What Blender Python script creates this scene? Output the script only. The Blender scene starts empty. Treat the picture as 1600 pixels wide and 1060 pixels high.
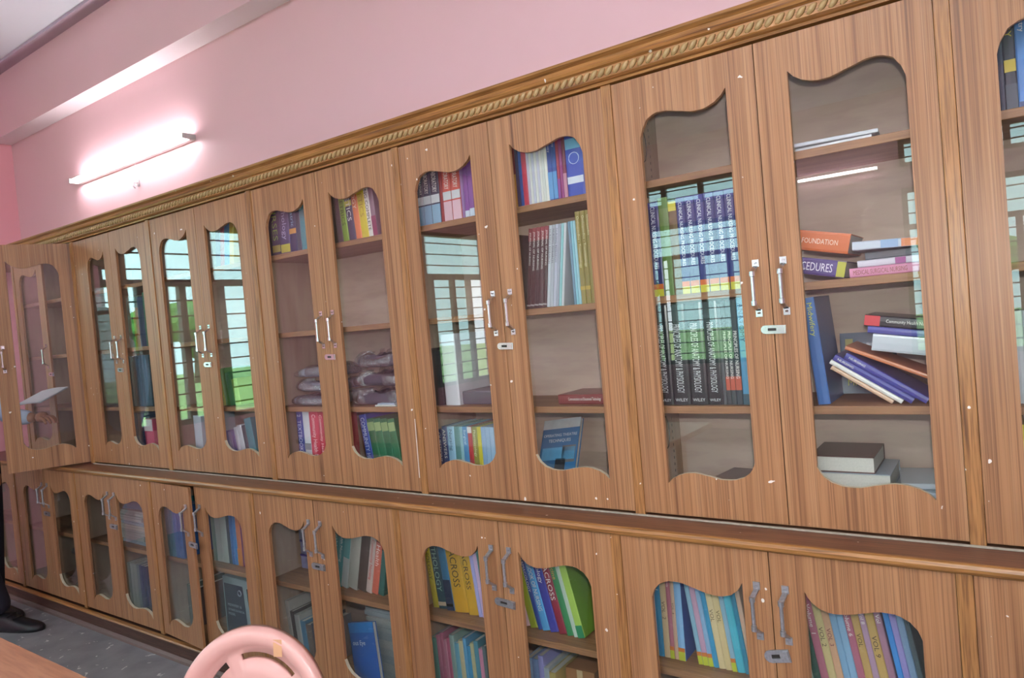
import bpy, bmesh, math, random
from mathutils import Matrix, Vector, Euler
import numpy as np

random.seed(7)
SC = bpy.context.scene
COL = SC.collection
ZB = 0.845                                   # height of the ledge above the floor; z below is measured from the ledge

# ------------------------------------------------------------------ camera
CAM_LOC = (4.8837, -1.7902, 0.5738 + ZB)
CAM_ROT = (1.5452, 0.0865, 0.6078)
FPX = 1100.0
cam_d = bpy.data.cameras.new('camera')
cam_d.sensor_fit = 'HORIZONTAL'; cam_d.sensor_width = 36.0
cam_d.lens = FPX * 36.0 / 1600.0
cam_d.clip_start = 0.05; cam_d.clip_end = 200
cam = bpy.data.objects.new('camera', cam_d)
cam.location = CAM_LOC; cam.rotation_euler = CAM_ROT
COL.objects.link(cam); SC.camera = cam

# ------------------------------------------------------------------ world, sun, flash, exposure
SKY = 4.2
world = bpy.data.worlds.new('sky'); SC.world = world
world.use_nodes = True
bg = world.node_tree.nodes['Background']
bg.inputs[0].default_value = (0.84, 0.95, 1.0, 1); bg.inputs[1].default_value = SKY

def add_light(name, kind, loc, rot=(0, 0, 0), **kw):
    d = bpy.data.lights.new(name, kind)
    for k, v in kw.items():
        setattr(d, k, v)
    o = bpy.data.objects.new(name, d); o.location = loc; o.rotation_euler = rot
    COL.objects.link(o); return o

add_light('sun', 'SUN', (0, 0, 12), (math.radians(-32), math.radians(28), 0), energy=5.0, angle=0.05, color=(1, 0.96, 0.88))
_R = Euler(CAM_ROT, 'XYZ').to_matrix()
_fl = Vector(CAM_LOC) + _R @ Vector((0.03, 0.10, -0.02))
FLASH = add_light('camera_flash', 'SPOT', _fl, CAM_ROT, energy=31.0, shadow_soft_size=0.016, color=(1.0, 0.97, 0.94),
                  spot_size=math.radians(110), spot_blend=0.9)
SC.view_settings.view_transform = 'Standard'
SC.view_settings.look = 'None'
SC.view_settings.gamma = 1.0
SC.view_settings.use_curve_mapping = False
SC.view_settings.exposure = 0.93
SC.cycles.use_denoising = True
SC.cycles.max_bounces = 8
SC.cycles.transparent_max_bounces = 16
SC.cycles.sample_clamp_indirect = 8.0

# ------------------------------------------------------------------ pixel <-> world helpers (photograph of 1600x1060)
RN = np.array(_R); CN = np.array([CAM_LOC[0], CAM_LOC[1], CAM_LOC[2] - ZB])
def ray(px, py):
    return RN @ np.array([(px - 800) / FPX, -(py - 530) / FPX, -1.0])
def at_y(px, py, y):
    d = ray(px, py); return CN + d * (y - CN[1]) / d[1]
def at_z(px, py, z):
    d = ray(px, py); return CN + d * (z - CN[2]) / d[2]
def x_of(px, y, z):
    """x of the point on the line (y, z) that stands at picture column px"""
    k = (px - 800) / FPX
    n = RN[:, 0] + k * RN[:, 2]                # n . (P - C) = 0
    return CN[0] - (n[1] * (y - CN[1]) + n[2] * (z - CN[2])) / n[0]
def z_of(py, x, y):
    k = -(py - 530) / FPX
    n = RN[:, 1] + k * RN[:, 2]
    return CN[2] - (n[0] * (x - CN[0]) + n[1] * (y - CN[1])) / n[2]

# ------------------------------------------------------------------ mesh builder
class MB:
    def __init__(s): s.v = []; s.f = []; s.m = []
    def vert(s, p): s.v.append(tuple(p)); return len(s.v) - 1
    def face(s, idx, mi=0): s.f.append(tuple(idx)); s.m.append(mi)
    def quad(s, a, b, c, d, mi=0): s.face([s.vert(a), s.vert(b), s.vert(c), s.vert(d)], mi)
    def box(s, x0, x1, y0, y1, z0, z1, mi=0):
        p = [s.vert((x, y, z)) for z in (z0, z1) for y in (y0, y1) for x in (x0, x1)]
        for q in ((0, 2, 3, 1), (4, 5, 7, 6), (0, 1, 5, 4), (2, 6, 7, 3), (0, 4, 6, 2), (1, 3, 7, 5)):
            s.face([p[i] for i in q], mi)
        return p
    def tube(s, pts, r, n=8, mi=0, cap=True):
        pts = [Vector(p) for p in pts]; rings = []
        rs = r if isinstance(r, (list, tuple)) else [r] * len(pts)
        up = Vector((0.13, 0.31, 0.94))
        for i, p in enumerate(pts):
            t = (pts[min(i + 1, len(pts) - 1)] - pts[max(i - 1, 0)]).normalized()
            a = t.cross(up)
            if a.length < 1e-3: a = t.cross(Vector((1, 0, 0)))
            a.normalize(); b = t.cross(a)
            rings.append([s.vert(p + (a * math.cos(2 * math.pi * k / n) + b * math.sin(2 * math.pi * k / n)) * rs[i]) for k in range(n)])
        for A, B in zip(rings, rings[1:]):
            for k in range(n):
                s.face((A[k], A[(k + 1) % n], B[(k + 1) % n], B[k]), mi)
        if cap:
            s.face(rings[0][::-1], mi); s.face(rings[-1], mi)
    def extrude_x(s, prof, x0, x1, mi=0):
        """closed profile of (y, z) swept along x"""
        A = [s.vert((x0, y, z)) for y, z in prof]; B = [s.vert((x1, y, z)) for y, z in prof]
        n = len(prof)
        for i in range(n):
            s.face((A[i], A[(i + 1) % n], B[(i + 1) % n], B[i]), mi)
        s.face(A[::-1], mi); s.face(B, mi)
    def grid(s, fn, nu, nv, mi=0, closed_u=False):
        P = [[s.vert(fn(i / nu, j / nv)) for i in range(nu + (0 if closed_u else 1))] for j in range(nv + 1)]
        w = len(P[0])
        for j in range(nv):
            for i in range(nu):
                s.face((P[j][i], P[j][(i + 1) % w], P[j + 1][(i + 1) % w], P[j + 1][i]), mi)
        return P
    def mesh(s, name):
        me = bpy.data.meshes.new(name); me.from_pydata(s.v, [], s.f)
        me.polygons.foreach_set('material_index', s.m)
        bm = bmesh.new(); bm.from_mesh(me); bmesh.ops.recalc_face_normals(bm, faces=bm.faces); bm.to_mesh(me); bm.free()
        return me
    def build(s, name, mats, parent=None, loc=(0, 0, 0), rot=(0, 0, 0), smooth=False, bevel=0):
        me = s.mesh(name)
        for m in (mats if isinstance(mats, (list, tuple)) else [mats]): me.materials.append(m)
        return put(name, me, parent, loc, rot, smooth, bevel)

def put(name, me, parent=None, loc=(0, 0, 0), rot=(0, 0, 0), smooth=False, bevel=0):
    o = bpy.data.objects.new(name, me); COL.objects.link(o)
    o.location = loc; o.rotation_euler = rot
    if parent: o.parent = parent
    if smooth: me.polygons.foreach_set('use_smooth', [True] * len(me.polygons))
    if bevel:
        b = o.modifiers.new('edge', 'BEVEL'); b.width = bevel; b.segments = 2; b.limit_method = 'ANGLE'
    return o
def tag(o, label=None, cat=None, group=None, kind=None):
    if label: o['label'] = label
    if cat: o['category'] = cat
    if group: o['group'] = group
    if kind: o['kind'] = kind
    return o
def thing(name, label, cat, loc, rotz=0, group=None, kind=None):
    o = bpy.data.objects.new(name, None); o.empty_display_size = 0.05; COL.objects.link(o)
    o.location = loc; o.rotation_euler = (0, 0, rotz)
    return tag(o, label, cat, group, kind)

# ------------------------------------------------------------------ materials
def lin(h):
    if isinstance(h, str):
        c = [int(h[i:i + 2], 16) / 255 for i in (0, 2, 4)]
        return tuple(x / 12.92 if x <= 0.04045 else ((x + 0.055) / 1.055) ** 2.4 for x in c)
    return tuple(h)
MATS = {}
def plain(h, rough=0.5, name=None, spec=0.5, metal=0.0, var=0.06, scale=30, coat=0.0):
    """single-colour surface with a little procedural mottling"""
    key = (h, rough, metal, spec, coat, var)
    if key in MATS: return MATS[key]
    m = bpy.data.materials.new(name or 'paint_' + str(h)); m.use_nodes = True
    nt = m.node_tree; b = nt.nodes['Principled BSDF']
    c = lin(h)
    tc = nt.nodes.new('ShaderNodeTexCoord'); n = nt.nodes.new('ShaderNodeTexNoise'); n.inputs['Scale'].default_value = scale
    n.inputs['Detail'].default_value = 3
    mx = nt.nodes.new('ShaderNodeMix'); mx.data_type = 'RGBA'
    nt.links.new(tc.outputs['Object'], n.inputs['Vector']); nt.links.new(n.outputs['Fac'], mx.inputs['Factor'])
    mx.inputs['A'].default_value = tuple(x * (1 - var) for x in c) + (1,)
    mx.inputs['B'].default_value = tuple(min(1, x * (1 + var)) for x in c) + (1,)
    nt.links.new(mx.outputs['Result'], b.inputs['Base Color'])
    b.inputs['Roughness'].default_value = rough; b.inputs['Metallic'].default_value = metal
    b.inputs['Specular IOR Level'].default_value = spec
    b.inputs['Coat Weight'].default_value = coat
    MATS[key] = m; return m

def wood(name, light, mid, dark, grain=(38, 38, 1.3), rough=0.4, fleck=True, rot=(0, 0, 0), spec=0.4, streak=0.55):
    m = bpy.data.materials.new(name); m.use_nodes = True
    nt = m.node_tree; N = nt.nodes; L = nt.links; b = N['Principled BSDF']
    tc = N.new('ShaderNodeTexCoord'); oi = N.new('ShaderNodeObjectInfo')
    off = N.new('ShaderNodeVectorMath'); off.operation = 'SCALE'
    cmb = N.new('ShaderNodeCombineXYZ')
    for i, k in enumerate((7.0, 3.0, 11.0)):
        mm = N.new('ShaderNodeMath'); mm.operation = 'MULTIPLY'; mm.inputs[1].default_value = k
        L.new(oi.outputs['Random'], mm.inputs[0]); L.new(mm.outputs[0], cmb.inputs[i])
    add = N.new('ShaderNodeVectorMath'); add.operation = 'ADD'
    L.new(tc.outputs['Object'], add.inputs[0]); L.new(cmb.outputs[0], add.inputs[1])
    mp = N.new('ShaderNodeMapping'); mp.inputs['Scale'].default_value = grain; mp.inputs['Rotation'].default_value = rot
    L.new(add.outputs[0], mp.inputs['Vector'])
    n1 = N.new('ShaderNodeTexNoise'); n1.inputs['Scale'].default_value = 1.0; n1.inputs['Detail'].default_value = 4; n1.inputs['Distortion'].default_value = 0.5
    L.new(mp.outputs[0], n1.inputs['Vector'])
    mp2 = N.new('ShaderNodeMapping'); mp2.inputs['Scale'].default_value = tuple(g * 5 for g in grain)
    L.new(add.outputs[0], mp2.inputs['Vector'])
    n2 = N.new('ShaderNodeTexNoise'); n2.inputs['Scale'].default_value = 1.0; n2.inputs['Detail'].default_value = 2
    L.new(mp2.outputs[0], n2.inputs['Vector'])
    r = N.new('ShaderNodeValToRGB'); e = r.color_ramp.elements
    e[0].position = 0.28; e[0].color = lin(dark) + (1,)
    e[1].position = 0.72; e[1].color = lin(light) + (1,)
    k = e.new(0.44); k.color = lin(mid) + (1,)
    L.new(n1.outputs['Fac'], r.inputs['Fac'])
    r2 = N.new('ShaderNodeValToRGB'); e2 = r2.color_ramp.elements
    e2[0].position = 0.34; e2[0].color = (streak, streak * 0.96, streak, 1); e2[1].position = 0.56; e2[1].color = (1, 1, 1, 1)
    L.new(n2.outputs['Fac'], r2.inputs['Fac'])
    mul = N.new('ShaderNodeMix'); mul.data_type = 'RGBA'; mul.blend_type = 'MULTIPLY'; mul.inputs['Factor'].default_value = 1
    L.new(r.outputs[0], mul.inputs['A']); L.new(r2.outputs[0], mul.inputs['B'])
    last = mul.outputs['Result']
    if fleck:                                   # specks of white wall paint
        nz = N.new('ShaderNodeTexNoise'); nz.inputs['Scale'].default_value = 46; nz.inputs['Detail'].default_value = 1
        L.new(add.outputs[0], nz.inputs['Vector'])
        rz = N.new('ShaderNodeValToRGB'); rz.color_ramp.elements[0].position = 0.785; rz.color_ramp.elements[1].position = 0.80
        L.new(nz.outputs['Fac'], rz.inputs['Fac'])
        mz = N.new('ShaderNodeMix'); mz.data_type = 'RGBA'
        L.new(rz.outputs[0], mz.inputs['Factor']); L.new(last, mz.inputs['A']); mz.inputs['B'].default_value = (0.75, 0.7, 0.66, 1)
        last = mz.outputs['Result']
    L.new(last, b.inputs['Base Color'])
    b.inputs['Roughness'].default_value = rough; b.inputs['Specular IOR Level'].default_value = spec
    return m

TEAK = wood('teak_laminate', 'AE815B', 'A0714C', '7F573B', grain=(62, 62, 0.45), streak=0.62)
TEAK_TRIM = wood('teak_trim', 'B27E4C', 'A07042', '7E5432', grain=(60, 60, 2), rough=0.35)
TEAK_H = wood('teak_moulding', 'AE7C46', '9C6B3A', '74492A', grain=(1.5, 60, 60), rough=0.35)
LEDGE = wood('dark_ledge', '7C5038', '6E4530', '5C3826', grain=(2, 40, 40), rough=0.3)
SHELF = wood('shelf_board', 'A47A54', '966C48', '7C563A', grain=(2, 40, 40), rough=0.5, fleck=False, streak=0.8)
PLY = wood('plywood', 'D2BCAC', 'C9B19F', 'BCA490', grain=(2.2, 8, 9), rough=0.6, fleck=False, streak=0.93)
PLY_V = wood('plywood_side', 'BBA792', 'B29C86', 'A48C76', grain=(9, 9, 1.5), rough=0.6, fleck=False, streak=0.93)
CUT = plain('B7AB93', 0.7, 'lit_cut_edge')  # bare door edge, its lit tone painted on the lower curves only
CHROME = plain('D8D8DA', 0.18, 'chrome', metal=1.0)
STEEL_OLD = plain('B4B3B8', 0.38, 'tarnished_steel', metal=0.85, var=0.4, scale=160)
DARK = plain('2A2320', 0.6)
PAGE = plain('C9C6BC', 0.8, 'page_edges', var=0.12, scale=220)
WALLP = plain('DCB4BC', 0.55, 'pink_wall_paint', var=0.025, scale=3)
WALLD = plain('EFABB6', 0.55, 'deeper_pink_paint', var=0.03, scale=3)
CEILM = plain('DCE3EE', 0.7, 'ceiling_paint', var=0.02, scale=3)
MAUVE_SHADE = plain('B4A2B4', 0.6, 'mauve_shade_band', var=0.03, scale=5)
WHITEP = plain('E4DCE2', 0.5, 'soffit_paint', var=0.02, scale=4)

def glass_mat(name, tint=(0.97, 0.985, 0.98), gain=1.0, rough=0.0):
    """thin pane: clear, with the mirror reflection that Fresnel gives at either face"""
    m = bpy.data.materials.new(name); m.use_nodes = True
    nt = m.node_tree; N = nt.nodes; L = nt.links
    N.remove(N['Principled BSDF'])
    geo = N.new('ShaderNodeNewGeometry')
    ior = N.new('ShaderNodeMapRange'); ior.inputs['To Min'].default_value = 1.52; ior.inputs['To Max'].default_value = 1 / 1.52
    L.new(geo.outputs['Backfacing'], ior.inputs['Value'])
    fr = N.new('ShaderNodeFresnel'); L.new(ior.outputs[0], fr.inputs['IOR'])
    mu = N.new('ShaderNodeMath'); mu.operation = 'MULTIPLY'; mu.inputs[1].default_value = gain; mu.use_clamp = True
    L.new(fr.outputs[0], mu.inputs[0])
    tr = N.new('ShaderNodeBsdfTransparent'); tr.inputs[0].default_value = tint + (1,)
    gl = N.new('ShaderNodeBsdfGlossy'); gl.inputs['Roughness'].default_value = rough; gl.inputs['Color'].default_value = (1, 1, 1, 1)
    mx = N.new('ShaderNodeMixShader')
    L.new(mu.outputs[0], mx.inputs[0]); L.new(tr.outputs[0], mx.inputs[1]); L.new(gl.outputs[0], mx.inputs[2])
    L.new(mx.outputs[0], N['Material Output'].inputs['Surface'])
    return m
GLASS = glass_mat('door_glass')
PANE = glass_mat('window_glass', (0.74, 0.88, 0.87))

def emit(name, c, s):
    m = bpy.data.materials.new(name); m.use_nodes = True
    b = m.node_tree.nodes['Principled BSDF']; b.inputs['Base Color'].default_value = lin(c) + (1,)
    b.inputs['Emission Color'].default_value = lin(c) + (1,); b.inputs['Emission Strength'].default_value = s
    return m
TUBE = emit('lit_tube', 'FFF6F8', 24.0)
TUBE_ADDED = emit('added_ceiling_tube', 'F6F8FF', 42.0)

def floor_mat():
    m = bpy.data.materials.new('grey_floor'); m.use_nodes = True
    nt = m.node_tree; N = nt.nodes; L = nt.links; b = N['Principled BSDF']
    tc = N.new('ShaderNodeTexCoord')
    n = N.new('ShaderNodeTexNoise'); n.inputs['Scale'].default_value = 7; n.inputs['Detail'].default_value = 6
    L.new(tc.outputs['Object'], n.inputs['Vector'])
    r = N.new('ShaderNodeValToRGB'); e = r.color_ramp.elements
    e[0].position = 0.3; e[0].color = lin('78767A') + (1,); e[1].position = 0.75; e[1].color = lin('959194') + (1,)
    L.new(n.outputs['Fac'], r.inputs['Fac'])
    v = N.new('ShaderNodeTexNoise'); v.inputs['Scale'].default_value = 24; v.inputs['Detail'].default_value = 2; v.inputs['Distortion'].default_value = 0.6
    L.new(tc.outputs['Object'], v.inputs['Vector'])
    rv = N.new('ShaderNodeValToRGB'); rv.color_ramp.elements[0].position = 0.68; rv.color_ramp.elements[1].position = 0.70
    L.new(v.outputs['Fac'], rv.inputs['Fac'])
    mx = N.new('ShaderNodeMix'); mx.data_type = 'RGBA'; L.new(rv.outputs[0], mx.inputs['Factor']); L.new(r.outputs[0], mx.inputs['A'])
    mx.inputs['B'].default_value = lin('D6D3D0') + (1,)
    L.new(mx.outputs['Result'], b.inputs['Base Color']); b.inputs['Roughness'].default_value = 0.45
    return m

# ------------------------------------------------------------------ the room
XL, XR, YB, YF = -0.65, 8.2, 0.32, -6.0
CEIL = 2.485
def wall_with_holes(axis, pos0, pos1, a0, a1, z0, z1, holes):
    """a wall slab with rectangular openings; axis 'x': runs along x, thickness in y from pos0 to pos1"""
    mb = MB()
    def bx(p0, p1, q0, q1):
        if axis == 'x': mb.box(p0, p1, pos0, pos1, q0, q1)
        else: mb.box(pos0, pos1, p0, p1, q0, q1)
    cuts = sorted({a0, a1} | {h[0] for h in holes} | {h[1] for h in holes})
    for p0, p1 in zip(cuts, cuts[1:]):
        z = z0
        for h in sorted([h for h in holes if h[0] <= p0 and h[1] >= p1], key=lambda h: h[2]):
            if h[2] > z: bx(p0, p1, z, h[2])
            z = h[3]
        if z < z1: bx(p0, p1, z, z1)
    return mb
W_OPP = [(0.95, 2.75, -0.10, 1.527), (0.95, 2.75, 1.728, 2.0), (4.14, 5.95, -0.10, 1.527), (4.14, 5.95, 1.728, 2.0), (6.6, 7.7, -0.10, 1.527)]
W_LEFT = [(-2.20, -0.78, -0.05, 1.62), (-5.75, -4.42, -0.15, 1.72)]
def struct(o): o['kind'] = 'structure'; return o

mb = MB(); mb.box(XL - 0.2, XR + 0.2, YF - 0.2, YB + 0.2, -0.12, 0.0)
FL = struct(mb.build('floor', floor_mat()))
mb = MB(); mb.box(XL - 0.3, XR + 0.3, YF - 0.3, YB + 0.3, CEIL, CEIL + 0.15)
struct(mb.build('ceiling', CEILM, loc=(0, 0, ZB)))
mb = MB(); mb.box(XL - 0.2, XR + 0.2, YB, YB + 0.2, -ZB, CEIL)
struct(mb.build('wall_back', WALLP, loc=(0, 0, ZB)))
struct(wall_with_holes('y', XL - 0.2, XL, YF, YB, -ZB, CEIL, W_LEFT).build('wall_left', WALLD, loc=(0, 0, ZB)))
mb = MB(); mb.box(XR, XR + 0.2, YF, YB, -ZB, CEIL)
struct(mb.build('wall_right', WALLP, loc=(0, 0, ZB)))
struct(wall_with_holes('x', YF - 0.2, YF, XL - 0.2, XR + 0.2, -ZB, CEIL, W_OPP).build('wall_front', WALLP, loc=(0, 0, ZB)))
# concrete beam over the cabinets: pink side, pale soffit, shade painted as a mauve band where it meets the ceiling
mb = MB()
p = mb.box(XL, XR, 0.2, YB, 2.08, CEIL)
mb.m[-6:] = [1, 0, 0, 0, 0, 0]
struct(mb.build('trim_1', [WALLP, WHITEP], loc=(0, 0, ZB)))
mb = MB(); mb.box(XL, XR, 0.125, 0.2, 2.468, CEIL)
struct(mb.build('trim_2', MAUVE_SHADE, loc=(0, 0, ZB)))

# ---- windows, seen only as reflections in the cabinet glass
FRAME_GREY = plain('6E6462', 0.5)
BAR = plain('4A4644', 0.5)
def window(n, axis, pos, a0, a1, z0, z1, transom, mulls, open_slots, dirn):
    t = thing('window_%d' % n, None, None, (0, 0, ZB), kind='structure')
    def P(mb, p0, p1, d0, d1, q0, q1):
        if axis == 'x': mb.box(p0, p1, pos + min(d0 * dirn, d1 * dirn), pos + max(d0 * dirn, d1 * dirn), q0, q1)
        else: mb.box(pos + min(d0 * dirn, d1 * dirn), pos + max(d0 * dirn, d1 * dirn), p0, p1, q0, q1)
    f = MB(); w = 0.045
    P(f, a0, a0 + w, 0.04, 0.10, z0, z1); P(f, a1 - w, a1, 0.04, 0.10, z0, z1)
    P(f, a0, a1, 0.04, 0.10, z0, z0 + w); P(f, a0, a1, 0.04, 0.10, z1 - w, z1)
    if transom: P(f, a0, a1, 0.04, 0.10, transom[0], transom[1])
    for m in mulls: P(f, m - 0.028, m + 0.028, 0.04, 0.10, z0, (transom[0] if transom else z1))
    f.build('window_frame', FRAME_GREY, t)
    nb = max(1, int((z1 - z0) / 0.135))
    for k in range(1, nb + 1):
        z = z0 + (z1 - z0) * k / (nb + 1)
        b = MB(); P(b, a0, a1, 0.012, 0.024, z - 0.006, z + 0.006); b.build('window_bar', BAR, t)
    edges = [a0] + list(mulls) + [a1]
    for i, (e0, e1) in enumerate(zip(edges, edges[1:])):
        if i in open_slots: continue
        g = MB(); P(g, e0 + 0.03, e1 - 0.03, 0.068, 0.072, z0 + 0.045, (transom[0] if transom else z1 - 0.045)); g.build('pane', PANE, t)
    if transom:
        g = MB(); P(g, a0 + 0.045, a1 - 0.045, 0.068, 0.072, transom[1], z1 - 0.045); g.build('pane', PANE, t)
window(1, 'y', XL, W_LEFT[0][0], W_LEFT[0][1], W_LEFT[0][2], W_LEFT[0][3], (1.10, 1.155), (-1.81, -1.74, -1.45, -1.10), (1,), -1)
window(2, 'y', XL, W_LEFT[1][0], W_LEFT[1][1], W_LEFT[1][2], W_LEFT[1][3], (1.15, 1.22), (-5.32, -5.0, -4.60), (0,), -1)
window(3, 'x', YF, *W_OPP[0], (1.124, 1.174), (1.30, 1.60, 1.725, 2.10, 2.42), (2,), -1)
window(4, 'x', YF, *W_OPP[1], None, (1.28, 1.712, 2.155, 2.58), (), -1)
window(5, 'x', YF, *W_OPP[2], (1.124, 1.174), (4.6, 5.05, 5.2, 5.55), (2,), -1)
window(6, 'x', YF, *W_OPP[3], None, (4.57, 5.0, 5.43), (), -1)
window(7, 'x', YF, *W_OPP[4], (1.124, 1.174), (6.95, 7.3), (), -1)
def portal(loc, rot, sx, sy):
    o = add_light('daylight_portal', 'AREA', loc, rot, shape='RECTANGLE', size=sx, size_y=sy)
    o.data.cycles.is_portal = True
for a0, a1, z0, z1 in W_OPP:
    portal(((a0 + a1) / 2, YF - 0.16, (z0 + z1) / 2 + ZB), (math.radians(90), 0, 0), a1 - a0, z1 - z0)
for a0, a1, z0, z1 in W_LEFT:
    portal((XL - 0.16, (a0 + a1) / 2, (z0 + z1) / 2 + ZB), (math.radians(90), 0, math.radians(-90)), a1 - a0, z1 - z0)

# ---- outside: lawn and trees that the windows look out on
GRASS = plain('98AC6C', 0.9, 'lawn', var=0.25, scale=4)
mb = MB(); mb.box(-45, 40, -50, YF - 0.25, -0.5, -0.4); mb.box(-45, XL - 0.25, YF - 0.25, 12, -0.5, -0.4)
struct(mb.build('ground', GRASS))
LEAF = plain('5F8A3E', 0.9, 'leaf_green', var=0.5, scale=3)
BARK = plain('5B4A3A', 0.9)
def tree(x, y, h, lab):
    t = thing('tree', lab, 'tree', (x, y, -0.4), group='trees outside the windows')
    k = MB(); k.tube([(0, 0, 0), (0.1, 0, h * 0.3), (0, 0.1, h * 0.6)], [0.16, 0.12, 0.06], 8); k.build('trunk', BARK, t)
    c = MB()
    for q in range(7):
        ox, oy, oz = random.uniform(-.25, .25) * h, random.uniform(-.25, .25) * h, h * random.uniform(.45, .9); r = h * random.uniform(.16, .26)
        ph = random.random() * 9
        c.grid(lambda u, v: (ox + r * math.sin(math.pi * v) * math.cos(2 * math.pi * u) * (1 + .2 * math.sin(9 * u * 6.28 + ph)), oy + r * math.sin(math.pi * v) * math.sin(2 * math.pi * u) * (1 + .2 * math.sin(7 * v * 6.28 + ph)), oz - r * .8 * math.cos(math.pi * v)), 20, 10, closed_u=True)
    c.build('crown', LEAF, t)
for i, (x, y, h) in enumerate([(-24, -12, 3.6), (-26, -4, 3.3), (-30, -19, 4.2), (-28, 4, 3.6), (-3, -30, 3.6), (4, -33, 4.2), (11, -29, 3.4), (-11, -32, 4.0)]):
    tree(x, y, h, 'leafy green tree out on the lawn beyond the barred windows')

# ------------------------------------------------------------------ cabinets
UB = [0.02, 0.80, 1.587, 2.382, 3.212, 4.020, 4.812, 5.605]       # boundaries of the upper units (bay 1..7)
US = [0.41, 1.205, 1.980, 2.792, 3.608, 4.420, 5.21]
LB = [-0.64, 0.05, 0.825, 1.586, 2.372, 3.176, 3.995, 4.788, 5.585]  # lower units (bay 0..7)
LS = [-0.30, 0.46, 1.212, 1.962, 2.750, 3.602, 4.396, 5.18]
UOP = {1: (.09, .335, .49, .72), 2: (0.955, 1.138, 1.262, 1.49), 3: (1.665, 1.905, 2.045, 2.285), 4: (2.475, 2.715, 2.86, 3.115), 5: (3.287, 3.532, 3.684, 3.932),
       6: (4.110, 4.347, 4.495, 4.739), 7: (4.903, 5.135, 5.285, 5.53)}
LOP = {0: (-.56, -.37, -.235, -.03), 1: (0.165, 0.385, 0.535, 0.755), 2: (0.92, 1.135, 1.262, 1.508), 3: (1.655, 1.895, 2.035, 2.288), 4: (2.468, 2.690, 2.848, 3.105), 5: (3.280, 3.517, 3.668, 3.908),
       6: (4.089, 4.329, 4.472, 4.705), 7: (4.885, 5.115, 5.25, 5.49)}
def interp(tab, u):
    for (a, b), (c, d) in zip(tab, tab[1:]):
        if u <= c:
            t = (u - a) / (c - a); t = t * t * (3 - 2 * t) * 0.35 + t * 0.65
            return b + (d - b) * t
    return tab[-1][1]
# scalloped opening of a leaf, u from the hinge side (0) to the meeting side (1)
U_TOP = [(0, 1.035), (.03, 1.058), (.1, 1.083), (.2, 1.0925), (.3, 1.0925), (.45, 1.083), (.62, 1.072), (.75, 1.0715), (.86, 1.080), (.94, 1.093), (1, 1.110)]
U_BOT = [(0, .096), (.06, .110), (.14, .120), (.24, .1265), (.34, .1275), (.48, .121), (.62, .1135), (.76, .1135), (.87, .122), (.95, .136), (1, .158)]
L_TOP = [(0, -.178), (.03, -.158), (.1, -.140), (.2, -.1295), (.34, -.129), (.48, -.138), (.62, -.147), (.76, -.150), (.87, -.143), (.95, -.128), (1, -.108)]
L_BOT = [(0, -.690), (.06, -.672), (.14, -.659), (.24, -.652), (.34, -.651), (.48, -.657), (.62, -.664), (.76, -.662), (.87, -.650), (.95, -.632), (1, -.605)]

def door_mesh(x0, x1, o0, o1, z0, z1, top, bot, hinge_left, th=0.012, n=26):
    """door leaf with the scalloped opening cut through; local x from the hinge corner x0 or x1, front face at y = 0"""
    mb = MB()
    us = [k / n for k in range(n + 1)]
    us = [0.5 - 0.5 * math.cos(math.pi * u) for u in us]
    col = []
    for u in us:
        uu = u if hinge_left else 1 - u
        col.append((o0 + (o1 - o0) * u, interp(bot, uu), interp(top, uu)))
    for y in (0.0, th):
        def Q(a, b, c, d): mb.quad((a[0], y, a[1]), (b[0], y, b[1]), (c[0], y, c[1]), (d[0], y, d[1]))
        Q((x0, z0), (o0, z0), (o0, z1), (x0, z1)); Q((o1, z0), (x1, z0), (x1, z1), (o1, z1))
        for (xa, ba, ta), (xb, bb, tb) in zip(col, col[1:]):
            Q((xa, z0), (xb, z0), (xb, bb), (xa, ba)); Q((xa, ta), (xb, tb), (xb, z1), (xa, z1))
    loop = [(x0, z0), (x1, z0), (x1, z1), (x0, z1)]
    for i in range(4):
        a, b = loop[i], loop[(i + 1) % 4]
        mb.quad((a[0], 0, a[1]), (b[0], 0, b[1]), (b[0], th, b[1]), (a[0], th, a[1]), 0)
    inner = [(x, b) for x, b, t in col] + [(x, t) for x, b, t in reversed(col)]
    for i in range(len(inner)):
        a, b = inner[i], inner[(i + 1) % len(inner)]
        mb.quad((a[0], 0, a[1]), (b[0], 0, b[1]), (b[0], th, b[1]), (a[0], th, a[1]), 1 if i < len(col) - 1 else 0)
    me = mb.mesh('door'); bm = bmesh.new(); bm.from_mesh(me); bmesh.ops.remove_doubles(bm, verts=bm.verts, dist=1e-5); bmesh.ops.recalc_face_normals(bm, faces=bm.faces); bm.to_mesh(me); bm.free()
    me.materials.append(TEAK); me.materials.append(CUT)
    return me

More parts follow.
